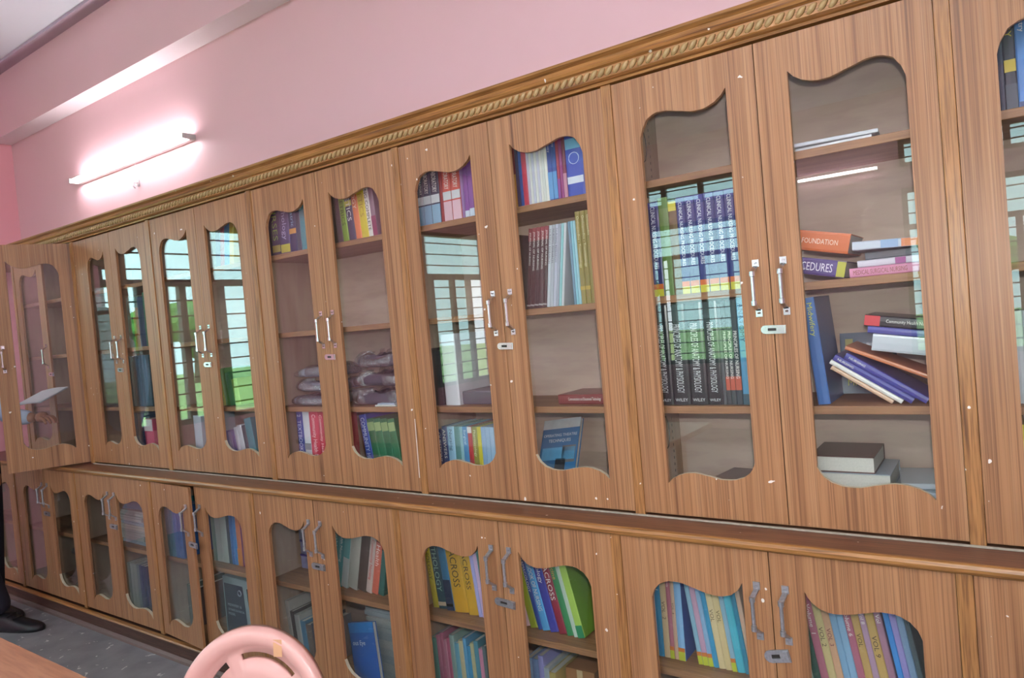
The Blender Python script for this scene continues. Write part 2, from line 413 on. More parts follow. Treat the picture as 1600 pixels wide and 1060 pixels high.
def handle_mb(z0, z1, bend):
    """bent metal pull: two screw plates, two sloping arms and a round grip, in front of y = 0"""
    mb = MB(); w = 0.008
    for z, s in ((z1, -1), (z0, 1)):
        mb.box(-w, w, -0.004, 0, z - 0.009, z + 0.009)
        mb.tube([(0, -0.006, z), (0, -0.0055, z + 0.0005)], 0.004, 6)
        a = [( -0.006, -0.004, z + s * 0.006), (0.006, -0.004, z + s * 0.006), (0.006, -0.001, z + s * 0.009), (-0.006, -0.001, z + s * 0.009)]
        b = [(-0.006 + bend, -0.026, z + s * 0.022), (0.006 + bend, -0.026, z + s * 0.022), (0.006 + bend, -0.022, z + s * 0.026), (-0.006 + bend, -0.022, z + s * 0.026)]
        A = [mb.vert(p) for p in a]; B = [mb.vert(p) for p in b]
        for k in range(4): mb.face((A[k], A[(k + 1) % 4], B[(k + 1) % 4], B[k]))
        mb.face(A); mb.face(B)
    zz0, zz1 = z0 + 0.02, z1 - 0.02
    mb.tube([(bend, -0.025, zz0), (bend, -0.025, zz0 + 0.012), (bend, -0.025, zz0 + 0.013), (bend, -0.025, zz1 - 0.013), (bend, -0.025, zz1 - 0.012), (bend, -0.025, zz1)],
            [0.0068, 0.0068, 0.0045, 0.0045, 0.0068, 0.0068], 8)
    return mb
def hasp_mb(w, h):
    """slotted hasp plate with one rounded end over a staple block"""
    mb = MB(); n = 6; r = h / 2
    out = [(-w / 2 + r + r * math.cos(a), r * math.sin(a)) for a in [math.pi / 2 + math.pi * k / n for k in range(n + 1)]] + [(w / 2, -r), (w / 2, r)]
    s0, s1, sh = -w / 2 + w * 0.28, -w / 2 + w * 0.62, h * 0.16
    y0, y1 = -0.005, -0.0015
    slot = [(s0, sh), (s0, -sh), (s1, -sh), (s1, sh)]
    for y in (y0, y1):
        mb.quad((s0, y, sh), (s1, y, sh), (w / 2, y, r), (-w / 2 + r, y, r))
        mb.quad((s0, y, -sh), (s1, y, -sh), (w / 2, y, -r), (-w / 2 + r, y, -r))
        mb.quad((s1, y, -sh), (s1, y, sh), (w / 2, y, r), (w / 2, y, -r))
        idx = [mb.vert((a, y, b)) for a, b in out[:n + 1]] + [mb.vert((s0, y, -sh)), mb.vert((s0, y, sh))]
        mb.face(idx)
    for lp in (out, slot):
        for i in range(len(lp)):
            a, b = lp[i], lp[(i + 1) % len(lp)]
            mb.quad((a[0], y0, a[1]), (b[0], y0, b[1]), (b[0], y1, b[1]), (a[0], y1, a[1]))
    mb.box(s0, s1, y1, 0.0, -sh, sh, 1)
    mb.box(w / 2 - 0.014, w / 2 - 0.002, -0.009, y0, -r * 0.8, r * 0.8)
    return mb

def make_doors(t, bx, yd, x0, xs, x1, op, z0, z1, top, bot, hz, upper, angles=(0, 0), bay=0):
    metal = CHROME if upper else STEEL_OLD
    for side, (a, b, o0, o1, ang) in enumerate(((x0 + .016, xs - .0012, op[0], op[1], angles[0]), (xs + .0012, x1 - .016, op[2], op[3], angles[1]))):
        left = side == 0
        hx = a if left else b                    # hinge line
        me = door_mesh(a - hx, b - hx, o0 - hx, o1 - hx, z0, z1, top, bot, left)
        d = put('door', me, t, (hx - bx, yd, 0), (0, 0, math.radians(ang)))
        g = MB(); g.box(o0 - hx - .012, o1 - hx + .012, .0126, .0156, min(q[1] for q in bot) - .012, max(q[1] for q in top) + .012)
        g.build('glass_pane', GLASS, d)
        hxx = xs - hx + (-.032 if left else .034)
        handle_mb(hz[0], hz[1], -0.004 if upper else -0.006).build('handle', metal, d, (hxx, 0, 0), smooth=False)
        if left and bay not in (7, 0):
            if upper:
                hasp_mb(.060, .021).build('hasp', [CHROME, DARK], d, (xs - hx - .001, 0, .4975), (0, math.radians(2), 0))
            else:
                tl = {3: 2, 5: 4, 6: -13}.get(bay, 1)
                hasp_mb(.075 if bay != 6 else .06, .024 if bay != 6 else .03).build('hasp', [STEEL_OLD, DARK], d, (xs - hx + .004, 0, -.272), (0, math.radians(tl), 0))

ULAB = {1: 'teak glass-fronted bookcase whose second door stands wide open', 2: 'narrow looking teak glass-fronted bookcase next to the open door',
        3: 'teak bookcase with two tiled window reflections filling both panes', 4: 'teak bookcase holding plastic wrapped garments on its third shelf',
        5: 'teak bookcase with dark journals and a white upright box file', 6: 'teak bookcase with black anatomy volumes and heaps of fallen books',
        7: 'teak bookcase cut off by the right edge of the view'}
def face_frame(t, name, x, y0, y1, z0, z1, bx, w=.030):
    mb = MB(); mb.box(x - w / 2 - bx, x + w / 2 - bx, y0, y1, z0, z1); return mb.build(name, TEAK_TRIM, t, bevel=.002)
for k in range(1, 8):
    x0, x1, xs = UB[k - 1], UB[k], US[k - 1]
    t = thing('bookcase', ULAB[k], 'bookcase', (x0, 0, ZB), group='upper bookcases along the wall')
    w = x1 - x0
    for a in (0.001, w - .014):
        mb = MB(); mb.box(a, a + .013, .0265, .30, .0, 1.20); mb.build('side_panel', PLY_V, t)
    mb = MB(); mb.box(.001, w - .001, .30, .318, .0, 1.20); mb.build('back_panel', PLY, t)
    mb = MB(); mb.box(.014, w - .014, .028, .30, .0, .016); mb.build('bottom_board', SHELF, t)
    mb = MB(); mb.box(.014, w - .014, .028, .30, 1.182, 1.20); mb.build('top_board', SHELF, t)
    for z in (.302, .606, .924):
        mb = MB(); mb.box(.0145, w - .0145, .032, .2995, z - .020, z); mb.build('shelf', SHELF, t, bevel=.0015)
    face_frame(t, 'stile', x1, -.004, .0258, .002, 1.2, x0)
    if k == 1: face_frame(t, 'stile', x0, -.004, .0258, .002, 1.2, x0)
    make_doors(t, x0, 0, x0, xs, x1, UOP[k], .010, 1.196, U_TOP, U_BOT, (.540, .664), True, (0, 65) if k == 1 else (0, 0), k)

LLAB = {0: 'lower teak glazed cabinet in the corner behind the black shoe', 1: 'lower teak glazed cabinet under the open door with bluish panes', 2: 'lower teak glazed cabinet with dark panes and a heap of papers',
        3: 'lower teak glazed cabinet with its first door slightly ajar', 4: 'lower teak glazed cabinet behind the pink chair with lilac boxes', 5: 'lower teak glazed cabinet with yellow and maroon textbooks leaning',
        6: 'lower teak glazed cabinet full of pastel book spines', 7: 'lower teak cabinet at the edge of view with its pane barely showing'}
DY = -0.116
for k in range(0, 8):
    x0, x1, xs = LB[k], LB[k + 1], LS[k]
    t = thing('base_cabinet', LLAB[k], 'cabinet', (x0, 0, ZB), group='lower cabinets along the wall')
    w = x1 - x0
    for a in (0.001, w - .014):
        mb = MB(); mb.box(a, a + .013, DY + .0265, .30, -.75, -.020); mb.build('side_panel', PLY_V, t)
    mb = MB(); mb.box(.001, w - .001, .30, .318, -.75, -.020); mb.build('back_panel', PLY, t)
    mb = MB(); mb.box(.014, w - .014, DY + .028, .30, -.75, -.735); mb.build('bottom_board', SHELF, t)
    mb = MB(); mb.box(.0145, w - .0145, DY + .045, .2995, -.407, -.387); mb.build('shelf', SHELF, t, bevel=.0015)
    face_frame(t, 'stile', x1, DY - .004, DY + .0258, -.745, -.021, x0)
    make_doors(t, x0, DY, x0, xs, x1, LOP[k], -.735, -.024, L_TOP, L_BOT, (-.230, -.108), False, {3: (-4, 0)}.get(k, (0, 0)), k)

# ---- continuous ledge, plinth and cornice
t = thing('worktop', 'long dark brown ledge between the upper bookcases and lower cabinets', 'ledge', (0, 0, ZB))
mb = MB(); mb.box(XL + .002, XR - .002, -.118, .315, -.0195, -.0005); mb.build('ledge_board', LEDGE, t)
prof = [(-.118, -.0205), (-.127, -.0195), (-.132, -.014), (-.134, -.006), (-.131, .001), (-.126, .0035), (-.118, .003)]
mb = MB(); mb.extrude_x(prof, XL + .002, XR - .002); mb.build('nosing', TEAK_H, t, smooth=False)

mb = MB(); mb.box(UB[1] + .02, 5.6, -.0088, -.0047, .0002, .0050); mb.build('dust_line', plain('9C9284', .9, var=.3, scale=90), t)

t = thing('plinth', 'dark stained plinth board under the lower cabinets along the floor', 'plinth', (0, 0, 0))
mb = MB(); mb.box(XL + .002, XR - .002, DY - .004, .30, .0, .085); mb.build('kick_board', wood('plinth_wood', '5E4034', '52362C', '422B23', grain=(2, 50, 50), rough=.5), t)
prof = [(DY - .004, .082), (DY - .022, .086), (DY - .026, .092), (DY - .022, .0975), (DY - .004, .099)]
mb = MB(); mb.extrude_x(prof, XL + .002, XR - .002); mb.build('plinth_moulding', TEAK_H, t)
prof = [(DY - .004, .001), (DY - .018, .001), (DY - .016, .012), (DY - .008, .020), (DY - .004, .022)]
mb = MB(); mb.extrude_x(prof, XL + .002, XR - .002); mb.build('floor_moulding', plain('6E5A54', .6), t)

t = thing('cornice', 'carved golden brown cornice with rope beading above the bookcases', 'cornice', (0, 0, ZB))
prof = [(.029, 1.2005), (-.010, 1.2005), (-.012, 1.207), (-.020, 1.209), (-.026, 1.214), (-.026, 1.241), (-.034, 1.245), (-.038, 1.252), (-.036, 1.264), (-.048, 1.272), (-.050, 1.279), (.029, 1.279)]
mb = MB(); mb.extrude_x(prof, XL + .002, XR - .002); mb.build('moulding', TEAK_H, t)
mb = MB(); mb.box(XL + .002, XR - .002, .030, .318, 1.2015, 1.22); mb.build('top_panel', SHELF, t)
mb = MB()
def bead(u, v):
    th = 2 * math.pi * u; a = v * 2 - 1
    r = math.sqrt(max(0, 1 - a * a)) * .0105 + .0003
    return (a * .0055 + r * math.cos(th), -.0255 - max(0, math.sin(th)) * r * .9, 1.2275 + a * .0125 + .004 * math.cos(th) * (1 - abs(a)))
mb.grid(bead, 10, 6, closed_u=True)
bead_me = mb.mesh('rope_bead'); bead_me.materials.append(plain('A98D62', .22, 'gilt_bead', var=.15))
bead_me.polygons.foreach_set('use_smooth', [True] * len(bead_me.polygons))
x = -0.30
while x < 5.35:
    put('rope_bead', bead_me, t, (x, 0, 0)); x += .0235

# ------------------------------------------------------------------ wall light and hook
t = thing('tube_light', 'lit fluorescent tube on a batten high on the pink wall', 'lamp', (.917, .32, 1.653 + ZB))
mb = MB(); mb.box(-.615, .615, -.030, -.0005, -.016, .016); mb.build('batten', plain('E6E2E4', .5), t, bevel=.004)
for s in (-1, 1):
    mb = MB(); mb.box(s * .625 - .006, s * .625 + .006, -.072, -.0005, -.014, .014); mb.build('lamp_holder', plain('B9B4B4', .5), t, bevel=.003)
mb = MB(); mb.tube([(-.605, -.055, 0), (.605, -.055, 0)], .013, 14); mb.build('tube', TUBE, t, smooth=True)
t = thing('wall_hook', 'small metal hook with looped wire on the wall under the tube light', 'hook', (.955, .32, 1.525 + ZB))
mb = MB(); mb.box(-.010, .010, -.006, -.0005, -.018, .018); mb.build('hook_plate', STEEL_OLD, t)
mb = MB(); mb.tube([(0, -.006, .004), (0, -.028, 0), (.0, -.034, -.018), (0, -.024, -.03)], .004, 6); mb.build('hook', STEEL_OLD, t)
mb = MB(); mb.tube([(.0, -.012, .02), (.014, -.010, .045), (.004, -.010, .09), (-.012, -.010, .112)], .0022, 5)
mb.tube([(.02 * math.cos(a), -.012, .006 + .02 * math.sin(a)) for a in [k * .7 for k in range(10)]], .0022, 5); mb.build('wire', plain('C9C4C4', .4), t)
for i, (lx, ly) in enumerate([(4.4, -2.3), (7.2, -2.3), (0.8, -3.6), (2.6, -4.4), (4.8, -4.4), (7.2, -4.4)]):  # unseen fittings, added to brighten the cabinets and walls
    t = thing('added_ceiling_light', 'added twin tube fitting on the ceiling, out of view, brightening the room', 'lamp', (lx, ly, CEIL + ZB), group='added ceiling lights')
    mb = MB(); mb.box(-.62, .62, -.05, .05, -.05, -.0005); mb.build('batten', plain('E6E2E4', .5), t, bevel=.004)
    for s in (-1, 1):
        mb = MB(); mb.tube([(-.605, s * .04, -.068), (.605, s * .04, -.068)], .013, 10); mb.build('tube', TUBE_ADDED, t, smooth=True)
# second tube light, across the room: it shows in the glass of the bookcases
t = thing('tube_light', 'far tube light across the room seen reflected in bookcase glass', 'lamp', (3.35, YF, 1.757 + ZB))
mb = MB(); mb.box(-.62, .62, .0005, .030, -.018, .018); mb.build('batten', plain('E6E2E4', .5), t)
mb = MB(); mb.tube([(-.605, .055, 0), (.605, .055, 0)], .013, 12); mb.build('tube', TUBE, t, smooth=True)
#@@CONTENT@@
# ------------------------------------------------------------------ lettering (font curves turned into meshes in one go at the end)
PENDING = []
def letter(s, parent, M, mat, name='lettering', length=None, height=None):
    """writing s, its baseline start at M (4x4, local to parent), scaled to a length and at most a cap height"""
    PENDING.append((s, parent, M, mat, name, length, height))
def frame(o, X, Y, Z):
    m = Matrix.Identity(4)
    for i, c in enumerate((X, Y, Z)):
        for r in range(3): m[r][i] = c[r]
    for r in range(3): m[r][3] = o[r]
    return m
def flush_letters():
    cache = {}
    for s, parent, M, mat, name, length, height in PENDING:
        if s not in cache:
            cu = bpy.data.curves.new('letters', 'FONT'); cu.body = s; cu.resolution_u = 2; cu.extrude = 0.004
            o = bpy.data.objects.new('letters', cu); COL.objects.link(o); cache[s] = o
    bpy.context.view_layer.update()
    dg = bpy.context.evaluated_depsgraph_get()
    res = {}
    for s, o in cache.items():
        me = bpy.data.meshes.new_from_object(o.evaluated_get(dg)); xs = [v.co.x for v in me.vertices]
        ys = [v.co.y for v in me.vertices]
        if not xs: continue
        for v in me.vertices: v.co.x -= min(xs); v.co.y -= min(ys)
        me.materials.append(None)
        res[s] = (me, max(xs) - min(xs), max(ys) - min(ys))
    for o in cache.values(): bpy.data.objects.remove(o)
    for s, parent, M, mat, name, length, height in PENDING:
        if s not in res: continue
        me, w, h = res[s]
        sx = length / w if length else height / h
        sy = height / h if height else sx
        if length and height and sx > sy * 1.25: sx = sy * 1.25
        if length and not height: sy = sx
        o = bpy.data.objects.new(name, me); COL.objects.link(o); o.parent = parent
        o.matrix_local = M @ Matrix.Diagonal((sx, sy, min(sx, sy) * .4, 1))
        if not me.materials: me.materials.append(None)
        o.material_slots[0].link = 'OBJECT'; o.material_slots[0].material = mat

# ------------------------------------------------------------------ books
def book_mesh(t, h, d, mat, pages=PAGE, side=None):
    """cover of a closed book (two boards and a spine): local x thickness, y depth from the spine, z height"""
    mb = MB(); b = min(.0022, t * .18)
    prof = [(0, .0025), (t * .12, .0006), (t * .5, 0), (t * .88, .0006), (t, .0025), (t, d), (t - b, d), (t - b, .004), (b, .004), (b, d), (0, d)]
    A = [mb.vert((x, y, 0)) for x, y in prof]; B = [mb.vert((x, y, h)) for x, y in prof]
    n = len(prof)
    for i in range(n):
        mb.face((A[i], A[(i + 1) % n], B[(i + 1) % n], B[i]), 1 if (side and i == 4) else 0)
    for P in (A, B):                           # ends as strips so the hollow stays open
        for q in ((0, 1, 8, 9), (1, 2, 3, 8), (3, 4, 7, 8), (4, 5, 6, 7), (0, 9, 10)):
            mb.face([P[i] for i in q])
    me = mb.mesh('book'); me.materials.append(mat)
    if side: me.materials.append(side)
    return me
def rest(o, z, w, d, h):
    """set the tilted block down so that its lowest corner is at z"""
    M = Euler(o.rotation_euler).to_matrix()
    lo = min((M @ Vector((a, b, c))).z for a in (0, w) for b in (0, d) for c in (0, h))
    o.location.z = z + ZB + .0006 - lo
def book(x, y, z, t, h, d, col, label, rot=(0, 0, 0), bands=(), title=None, tc='E8E6E0', tl=.72, th=.55, tz=.95, sub=None, group=None, rough=.35, side=None, cat='book', stickers=True, up=False):
    """one book; (x, y, z) its lower front corner on the spine's left, rot its lean"""
    o = put('book', book_mesh(t, h, d, plain(col, rough, coat=.15, var=.05), side=plain(side, rough) if side else None), None, (x, y, z + ZB), rot)
    tag(o, label, cat, group)
    b = min(.0022, t * .18)
    mb = MB(); mb.box(b + .0002, t - b - .0002, .0045, d - .003, .002, h - .002); mb.build('page_block', PAGE, o)
    for z0, z1, c in bands:
        mb = MB(); mb.box(t * .04, t * .96, -.0005, .0012, z0 * h, z1 * h); mb.build('spine_band', plain(c, .4), o)
    if title:
        cap = t * th
        if up: M = frame((t / 2 + cap / 2, -.0007, h * (1 - tz)), (0, 0, 1), (-1, 0, 0), (0, -1, 0))
        else: M = frame((t / 2 - cap / 2, -.0007, h * tz), (0, 0, -1), (1, 0, 0), (0, -1, 0))
        letter(title, o, M, plain(tc, .5), 'spine_title', h * tl, cap)
    if sub:
        letter(sub, o, frame((t * .14, -.0007, h * .035), (1, 0, 0), (0, 0, 1), (0, -1, 0)), plain(tc, .5), 'imprint', t * .72, None)
    return o

NTH = ['first', 'second', 'third', 'fourth', 'fifth', 'sixth', 'seventh', 'eighth', 'ninth', 'tenth', 'eleventh', 'twelfth', 'thirteenth', 'fourteenth', 'fifteenth', 'sixteenth', 'seventeenth', 'eighteenth', 'nineteenth', 'twentieth', 'twenty-first', 'twenty-second', 'twenty-third', 'twenty-fourth']
UZ = {1: .924, 2: .606, 3: .302, 4: .016}
LZ = {1: -.387, 2: -.735}
UH = {1: .2555, 2: .295, 3: .281, 4: .263}; LH = {1: .362, 2: .325}
COUNT = {}
def where(bay, side, r, n=None):
    door = 'first door' if side == 'L' else 'second door'
    if bay > 0:
        shelf = {1: 'top', 2: 'second', 3: 'third', 4: 'bottom'}[r]
        cab = NTH[bay - 1] + ' upper cabinet'
    else:
        shelf = {1: 'upper', 2: 'lower'}[r]
        cab = 'under ' + NTH[-bay - 1] + ' bookcase'
    s = '%s shelf, %s, %s' % (shelf, door, cab)
    return ('%s along ' % NTH[n] if n is not None else '') + s
def row(bay, side, r, px0, items, lean=0.0, y=.062, zr=None, h=.24, d=.18, grp='books standing behind the cabinet glass'):
    """books standing side by side; px values are the picture columns of the spine edges at height zr (the shelf by default)"""
    z = UZ[r] if bay > 0 else LZ[r]
    zr = z if zr is None else zr
    px = px0
    a = math.radians(lean)
    for it in items:
        p1, col, desc, o = it[0], it[1], it[2], (it[3] if len(it) > 3 else {})
        o = dict(o)
        if 'px0' in o: px = o.pop('px0')
        la = math.radians(o.pop('lean')) if 'lean' in o else a
        xa, xb = x_of(px, y, zr), x_of(p1, y, zr)
        sh = (zr - z) * math.tan(la)
        xa -= sh; xb -= sh
        lo, hi = (UB[bay - 1] + .0165, UB[bay] - .0165) if bay > 0 else (LB[-bay] + .0165, LB[-bay + 1] - .0165)
        hh = o.pop('h', h); dd = o.pop('d', d); yy = y + o.pop('dy', 0)
        over = hh * abs(math.sin(la))
        if la < 0: lo += over
        else: hi -= over
        px = p1
        if xb - xa > 0 and (xb < lo + .003 or xa > hi - .003): continue
        xa, xb = max(xa, lo), min(xb, hi)
        t = max(.003, (xb - xa) * math.cos(la) * .985)
        n = COUNT.get((bay, side, r), 0); COUNT[(bay, side, r)] = n + 1
        hh = min(hh, ((UH[r] if bay > 0 else LH[r]) - t * math.sin(abs(la))) / math.cos(la))
        lab = '%s, %s' % (desc, where(bay, side, r, n))
        ro = (0, la, math.radians(o.pop('rz', 0)))
        xl, zl = (xb - t * math.cos(la), t * math.sin(la)) if la > 0 else (xa, 0)
        book(xl, yy, z + .0006 + zl, t, hh, dd, col, lab, ro, group=grp, **o)
def flat(bay, side, r, px0, px1, z, t, col, desc, d=.17, y=.07, rz=0, tilt=0, loc=None, grp='books lying on the shelves', **k):
    """a book lying on its cover, spine to the front"""
    x0, x1 = x_of(px0, y, z), x_of(px1, y, z)
    lab = '%s, %s' % (desc, loc or where(bay, side, r))
    return book(x1, y, z + .0004, t, x1 - x0, d, col, lab, (0, math.radians(-90 + tilt), math.radians(rz)), group=grp, **k)
def facing(x, y, z, w, h, t, col, label, back=20, rz=0, roll=0, parts=(), letters=(), name='book', cat='book', group=None):
    """a book that shows its front cover, leaning back; local x width, y thickness, z height"""
    mb = MB()
    mb.box(0, w, 0, .0015, 0, h); mb.box(0, w, t - .0015, t, 0, h); mb.box(0, .002, 0, t, 0, h)
    o = mb.build(name, plain(col, .35, coat=.2, var=.05), None, (x, y, z + ZB), (math.radians(-back), math.radians(roll), math.radians(rz)))
    rest(o, z, w, t, h)
    tag(o, label, cat, group)
    mb = MB(); mb.box(.0025, w - .003, .0017, t - .0017, .002, h - .002); mb.build('page_block', PAGE, o)
    for x0, x1, z0, z1, c in parts:
        mb = MB(); mb.box(x0 * w, x1 * w, -.0006, .0002, z0 * h, z1 * h); mb.build('cover_panel', plain(c, .4, var=.2, scale=40), o)
    for s, x0, z0, L, c in letters:
        letter(s, o, frame((x0 * w, -.0012, z0 * h), (1, 0, 0), (0, 0, 1), (0, -1, 0)), plain(c, .5), 'cover_title', L * w, None)
    return o

NAVY, TEAL, LTBL, LILAC, CREAM = '27335C', '2F7F86', '78A8CC', 'B3ACD6', 'D9CBA0'
# --- second bookcase (beside the open door)
row(2, 'R', 2, 203, [(212, '2F5C4A', 'dark green volume', {'h': .26}), (220, '9C5A2E', 'rust brown volume', {'h': .2}), (229, '28405E', 'steel blue volume', {'h': .25}), (238, '2E6B4C', 'bottle green volume', {'h': .27})], h=.25)
row(2, 'R', 3, 204, [(209, '1F4A58', 'petrol blue volume'), (214, '26566A', 'dusty petrol volume'), (219, '1D4656', 'dark petrol volume'), (224, '2A5F72', 'sea blue volume'), (229, '1E4554', 'ink blue volume'), (234, '2A5B6E', 'slate blue volume'), (239, '1C4150', 'blackish blue volume')], h=.26)
row(2, 'R', 4, 208, [(218, '2A3D68', 'navy volume with worn edges'), (227, '25385F', 'navy volume with plain back'), (241, 'C04A68', 'rose red volume', {'bands': [(.72, .99, 'E0D8DA')], 'h': .22})], zr=.12, h=.25)
# --- first bookcase, behind the open leaf
for i, (c, dsc) in enumerate([('7C2E34', 'maroon volume with pale lettering'), ('8E3B3C', 'brick red volume'), ('6A2A30', 'dark wine volume'), ('B09A50', 'mustard volume')]):
    o = book(.55 + i * .032, .05, UZ[2] + .0005, .028, .25, .18, c, dsc + ', second shelf behind the open door', title='NURSING' if i == 0 else None, group='books behind the open door')
for i, (c, dsc) in enumerate([('C4673A', 'lowest orange book of the pile'), ('CC7240', 'second orange book of the pile'), ('C0582F', 'third orange book of the pile'), ('D08048', 'fourth orange book of the pile'), ('3F5C8A', 'blue book on top of the orange pile')]):
    book(.735, .055 + .004 * (i % 2), UZ[3] + .0005 + .0352 * i, .035, .20, .16, c, dsc + ' behind the open door', (0, math.radians(-90), 0), title='MEDICINE' if i in (1, 2) else None, group='orange pile behind the open door')
for i, (c, dsc) in enumerate([('B8433C', 'lowest red book of the bottom pile'), ('C24E48', 'second red book of the bottom pile'), ('A83A38', 'third red book of the bottom pile'), ('B3483F', 'topmost red book of the bottom pile')]):
    book(.742, .05 + .005 * (i % 2), UZ[4] + .0005 + .0452 * i, .045, .19, .16, c, dsc + ' behind the open door', (0, math.radians(-90), 0), bands=[(.05, .12, 'D8D0C4')], group='red pile behind the open door')
o = facing(.60, .08, UZ[1] + .001, .12, .17, .012, 'DCDCDA', 'white booklet propped on the top shelf behind the open door', back=14)

# --- third bookcase
row(3, 'R', 1, 336, [(344, '6E5E86', 'dull violet book', {'h': .25}), (350, 'A8506A', 'faded rose book'), (358, '4F8CC0', 'sky blue book', {'h': .26}), (365, 'D2B23E', 'golden yellow book', {'h': .26})], lean=8, h=.25, zr=.93)
row(3, 'R', 3, 347, [(353, 'B8B43C', 'yellow green book', {'h': .13}), (360, '4E8A3C', 'leaf green book', {'h': .17}), (368, '3C7A48', 'moss green book', {'h': .15}), (377, '7FA040', 'olive green book', {'h': .12})], lean=-9)
row(3, 'R', 4, 351, [(356, '9C90C4', 'lilac booklet'), (361, '8276B4', 'purple booklet'), (366, 'A79CCE', 'pale lilac booklet'), (371, '7F70B0', 'violet booklet'), (377, 'D4D2DE', 'white booklet', {'h': .19}), (384, 'C9CBD4', 'silver grey booklet', {'h': .2}), (390, '404650', 'dark grey booklet', {'h': .2}), (401, '3E7F8C', 'teal volume', {'h': .23})], lean=-10, zr=.1, h=.17)
row(3, 'L', 4, 305, [(317, 'B9C4CE', 'pale blue grey volume', {'h': .24})], zr=.12)

# --- fourth bookcase
row(4, 'L', 1, 420, [(427, '2C3350', 'dark navy volume'), (440, '30395E', 'navy volume with green letters', {'title': 'NURSES', 'tc': '8FBF5A', 'bands': [(.06, .17, 'B8B04A')]}), (455, '4A4472', 'purple navy volume', {'title': 'Psychology', 'tc': 'B9B2D8', 'bands': [(.03, .16, 'C8BC4C')]}), (466, '28335E', 'blue volume with orange spot', {'title': 'Psychiatric', 'tc': '9FC4E4', 'bands': [(.3, .38, 'D89A50')]}), (472, '23304E', 'blue black volume'), (480, '3E8A9A', 'teal volume', {'title': 'Health', 'tc': 'BFE4E0'})], h=.262)
row(4, 'R', 1, 519, [(529, '3A3634', 'dark grey brown volume', {'h': .235}), (537, '4A4644', 'charcoal volume', {'h': .24}), (546, '7FA62E', 'lime green volume', {'title': 'OBSTETRICS', 'tc': '3C5A1E', 'h': .245}), (557, '2E3050', 'navy volume with yellow label', {'title': 'GENETICS', 'bands': [(.52, .6, 'C8C04A')]}), (566, 'E07A4C', 'orange volume', {'title': 'BIOLOGY', 'tc': 'F0D8C0'}), (577, 'D4C02A', 'bright yellow volume', {'title': 'GENETICS', 'tc': 'B08A1E'}), (584, 'E4DEDC', 'white volume with black capitals', {'title': 'NURSING COMPLETE', 'tc': '2A2424', 'tl': .85, 'th': .62}), (591, '8E6E80', 'mauve volume', {'bands': [(.0, .3, '8C2E58')]})], lean=-4, h=.255)
row(4, 'L', 4, 464, [(474, '3A4C9C', 'blue volume numbered two', {'title': '2  TEXTBOOK OF', 'tc': 'D8DCF0', 'h': .265}), (484, 'D6DAE2', 'white volume with small label', {'bands': [(.4, .5, '8A9098')], 'h': .262}), (498, 'D0445A', 'red volume with white title', {'title': 'Community Health Nursing', 'tc': 'F4DCDC', 'tl': .85, 'h': .268}), (506, 'C23C50', 'crimson volume', {'title': 'Community Health', 'tc': 'F0D0D0', 'h': .262})], zr=.20)
row(4, 'R', 4, 577, [(588, '3352A8', 'leaning blue volume', {'title': 'COMMUNITY HEALTH', 'tc': 'D8E2F4', 'tl': .86, 'h': .25}), (599, '2C6A4A', 'first dark green volume', {'bands': [(.80, .94, '8EA874'), (.05, .3, '2A8A8A')]}), (610, '2E7050', 'second dark green volume', {'bands': [(.80, .94, '9AB47E'), (.1, .3, '7EA86A')]}), (621, '29684A', 'third dark green volume', {'bands': [(.80, .94, '8EA874'), (.05, .3, '2C8A80')]}), (632, '2F7452', 'fourth dark green volume', {'bands': [(.80, .94, '9AB47E')]})], lean=-8, zr=.04, h=.235, y=.07)
facing(2.868, .262, UZ[4] + .001, .19, .255, .02, 'D9D8D2', 'white cover with black words, bottom shelf of fourth upper cabinet', back=3,
       parts=[(.0, .35, .0, .12, '2A2A2C'), (.0, .5, .0, .05, '3A8A4A')], letters=[('CO', .06, .78, .26, '4A4A4A'), ('HE', .06, .60, .26, '4A4A4A'), ('NU', .06, .42, .26, '4A4A4A')])
flat(4, 'R', 4, 566, 584, UZ[4], .03, '3C8A48', 'grass green book lying flat', d=.08, y=.04, tilt=0)

def garment(x, y, z, w, d, t, col, label, seed, film):
    """folded cloth in a clear polythene bag"""
    rnd = random.Random(seed); ph = [rnd.random() * 6.28 for _ in range(6)]
    def body(k):
        def fn(u, v):
            a = 2 * math.pi * u; ca, sa = math.cos(a), math.sin(a)
            sq = lambda c, e: math.copysign(abs(c) ** e, c)
            vv = math.pi * (v - .5); cz = math.cos(vv) ** .5 if math.cos(vv) > 0 else 0
            wob = 1 + k * (math.sin(5 * a + ph[0]) + math.sin(9 * a + ph[1]) * .8) * .05
            zz = t / 2 * (1 + sq(math.sin(vv), .8)) * (1 + k * .16 * math.sin(7 * ca + ph[2]) * math.sin(6 * sa + ph[3])) * (.92 if k < 1.5 else 1)
            return (w / 2 * sq(ca, .45) * (.55 + .45 * cz) * wob * (1 if k > 1.5 else .965), d / 2 * sq(sa, .45) * (.55 + .45 * cz) * wob * (1 if k > 1.5 else .965), max(0, zz))
        return fn
    mb = MB(); mb.grid(body(1), 36, 9, closed_u=True)
    o = mb.build('garment_packet', plain(col, .8, var=.2, scale=25), None, (x, y, z + ZB), (0, 0, rnd.uniform(-.08, .08)), smooth=True)
    tag(o, label, 'clothing', 'garments wrapped in clear plastic')
    mb = MB(); mb.grid(body(2.4), 44, 11, closed_u=True); mb.build('plastic_film', film, o, smooth=False)
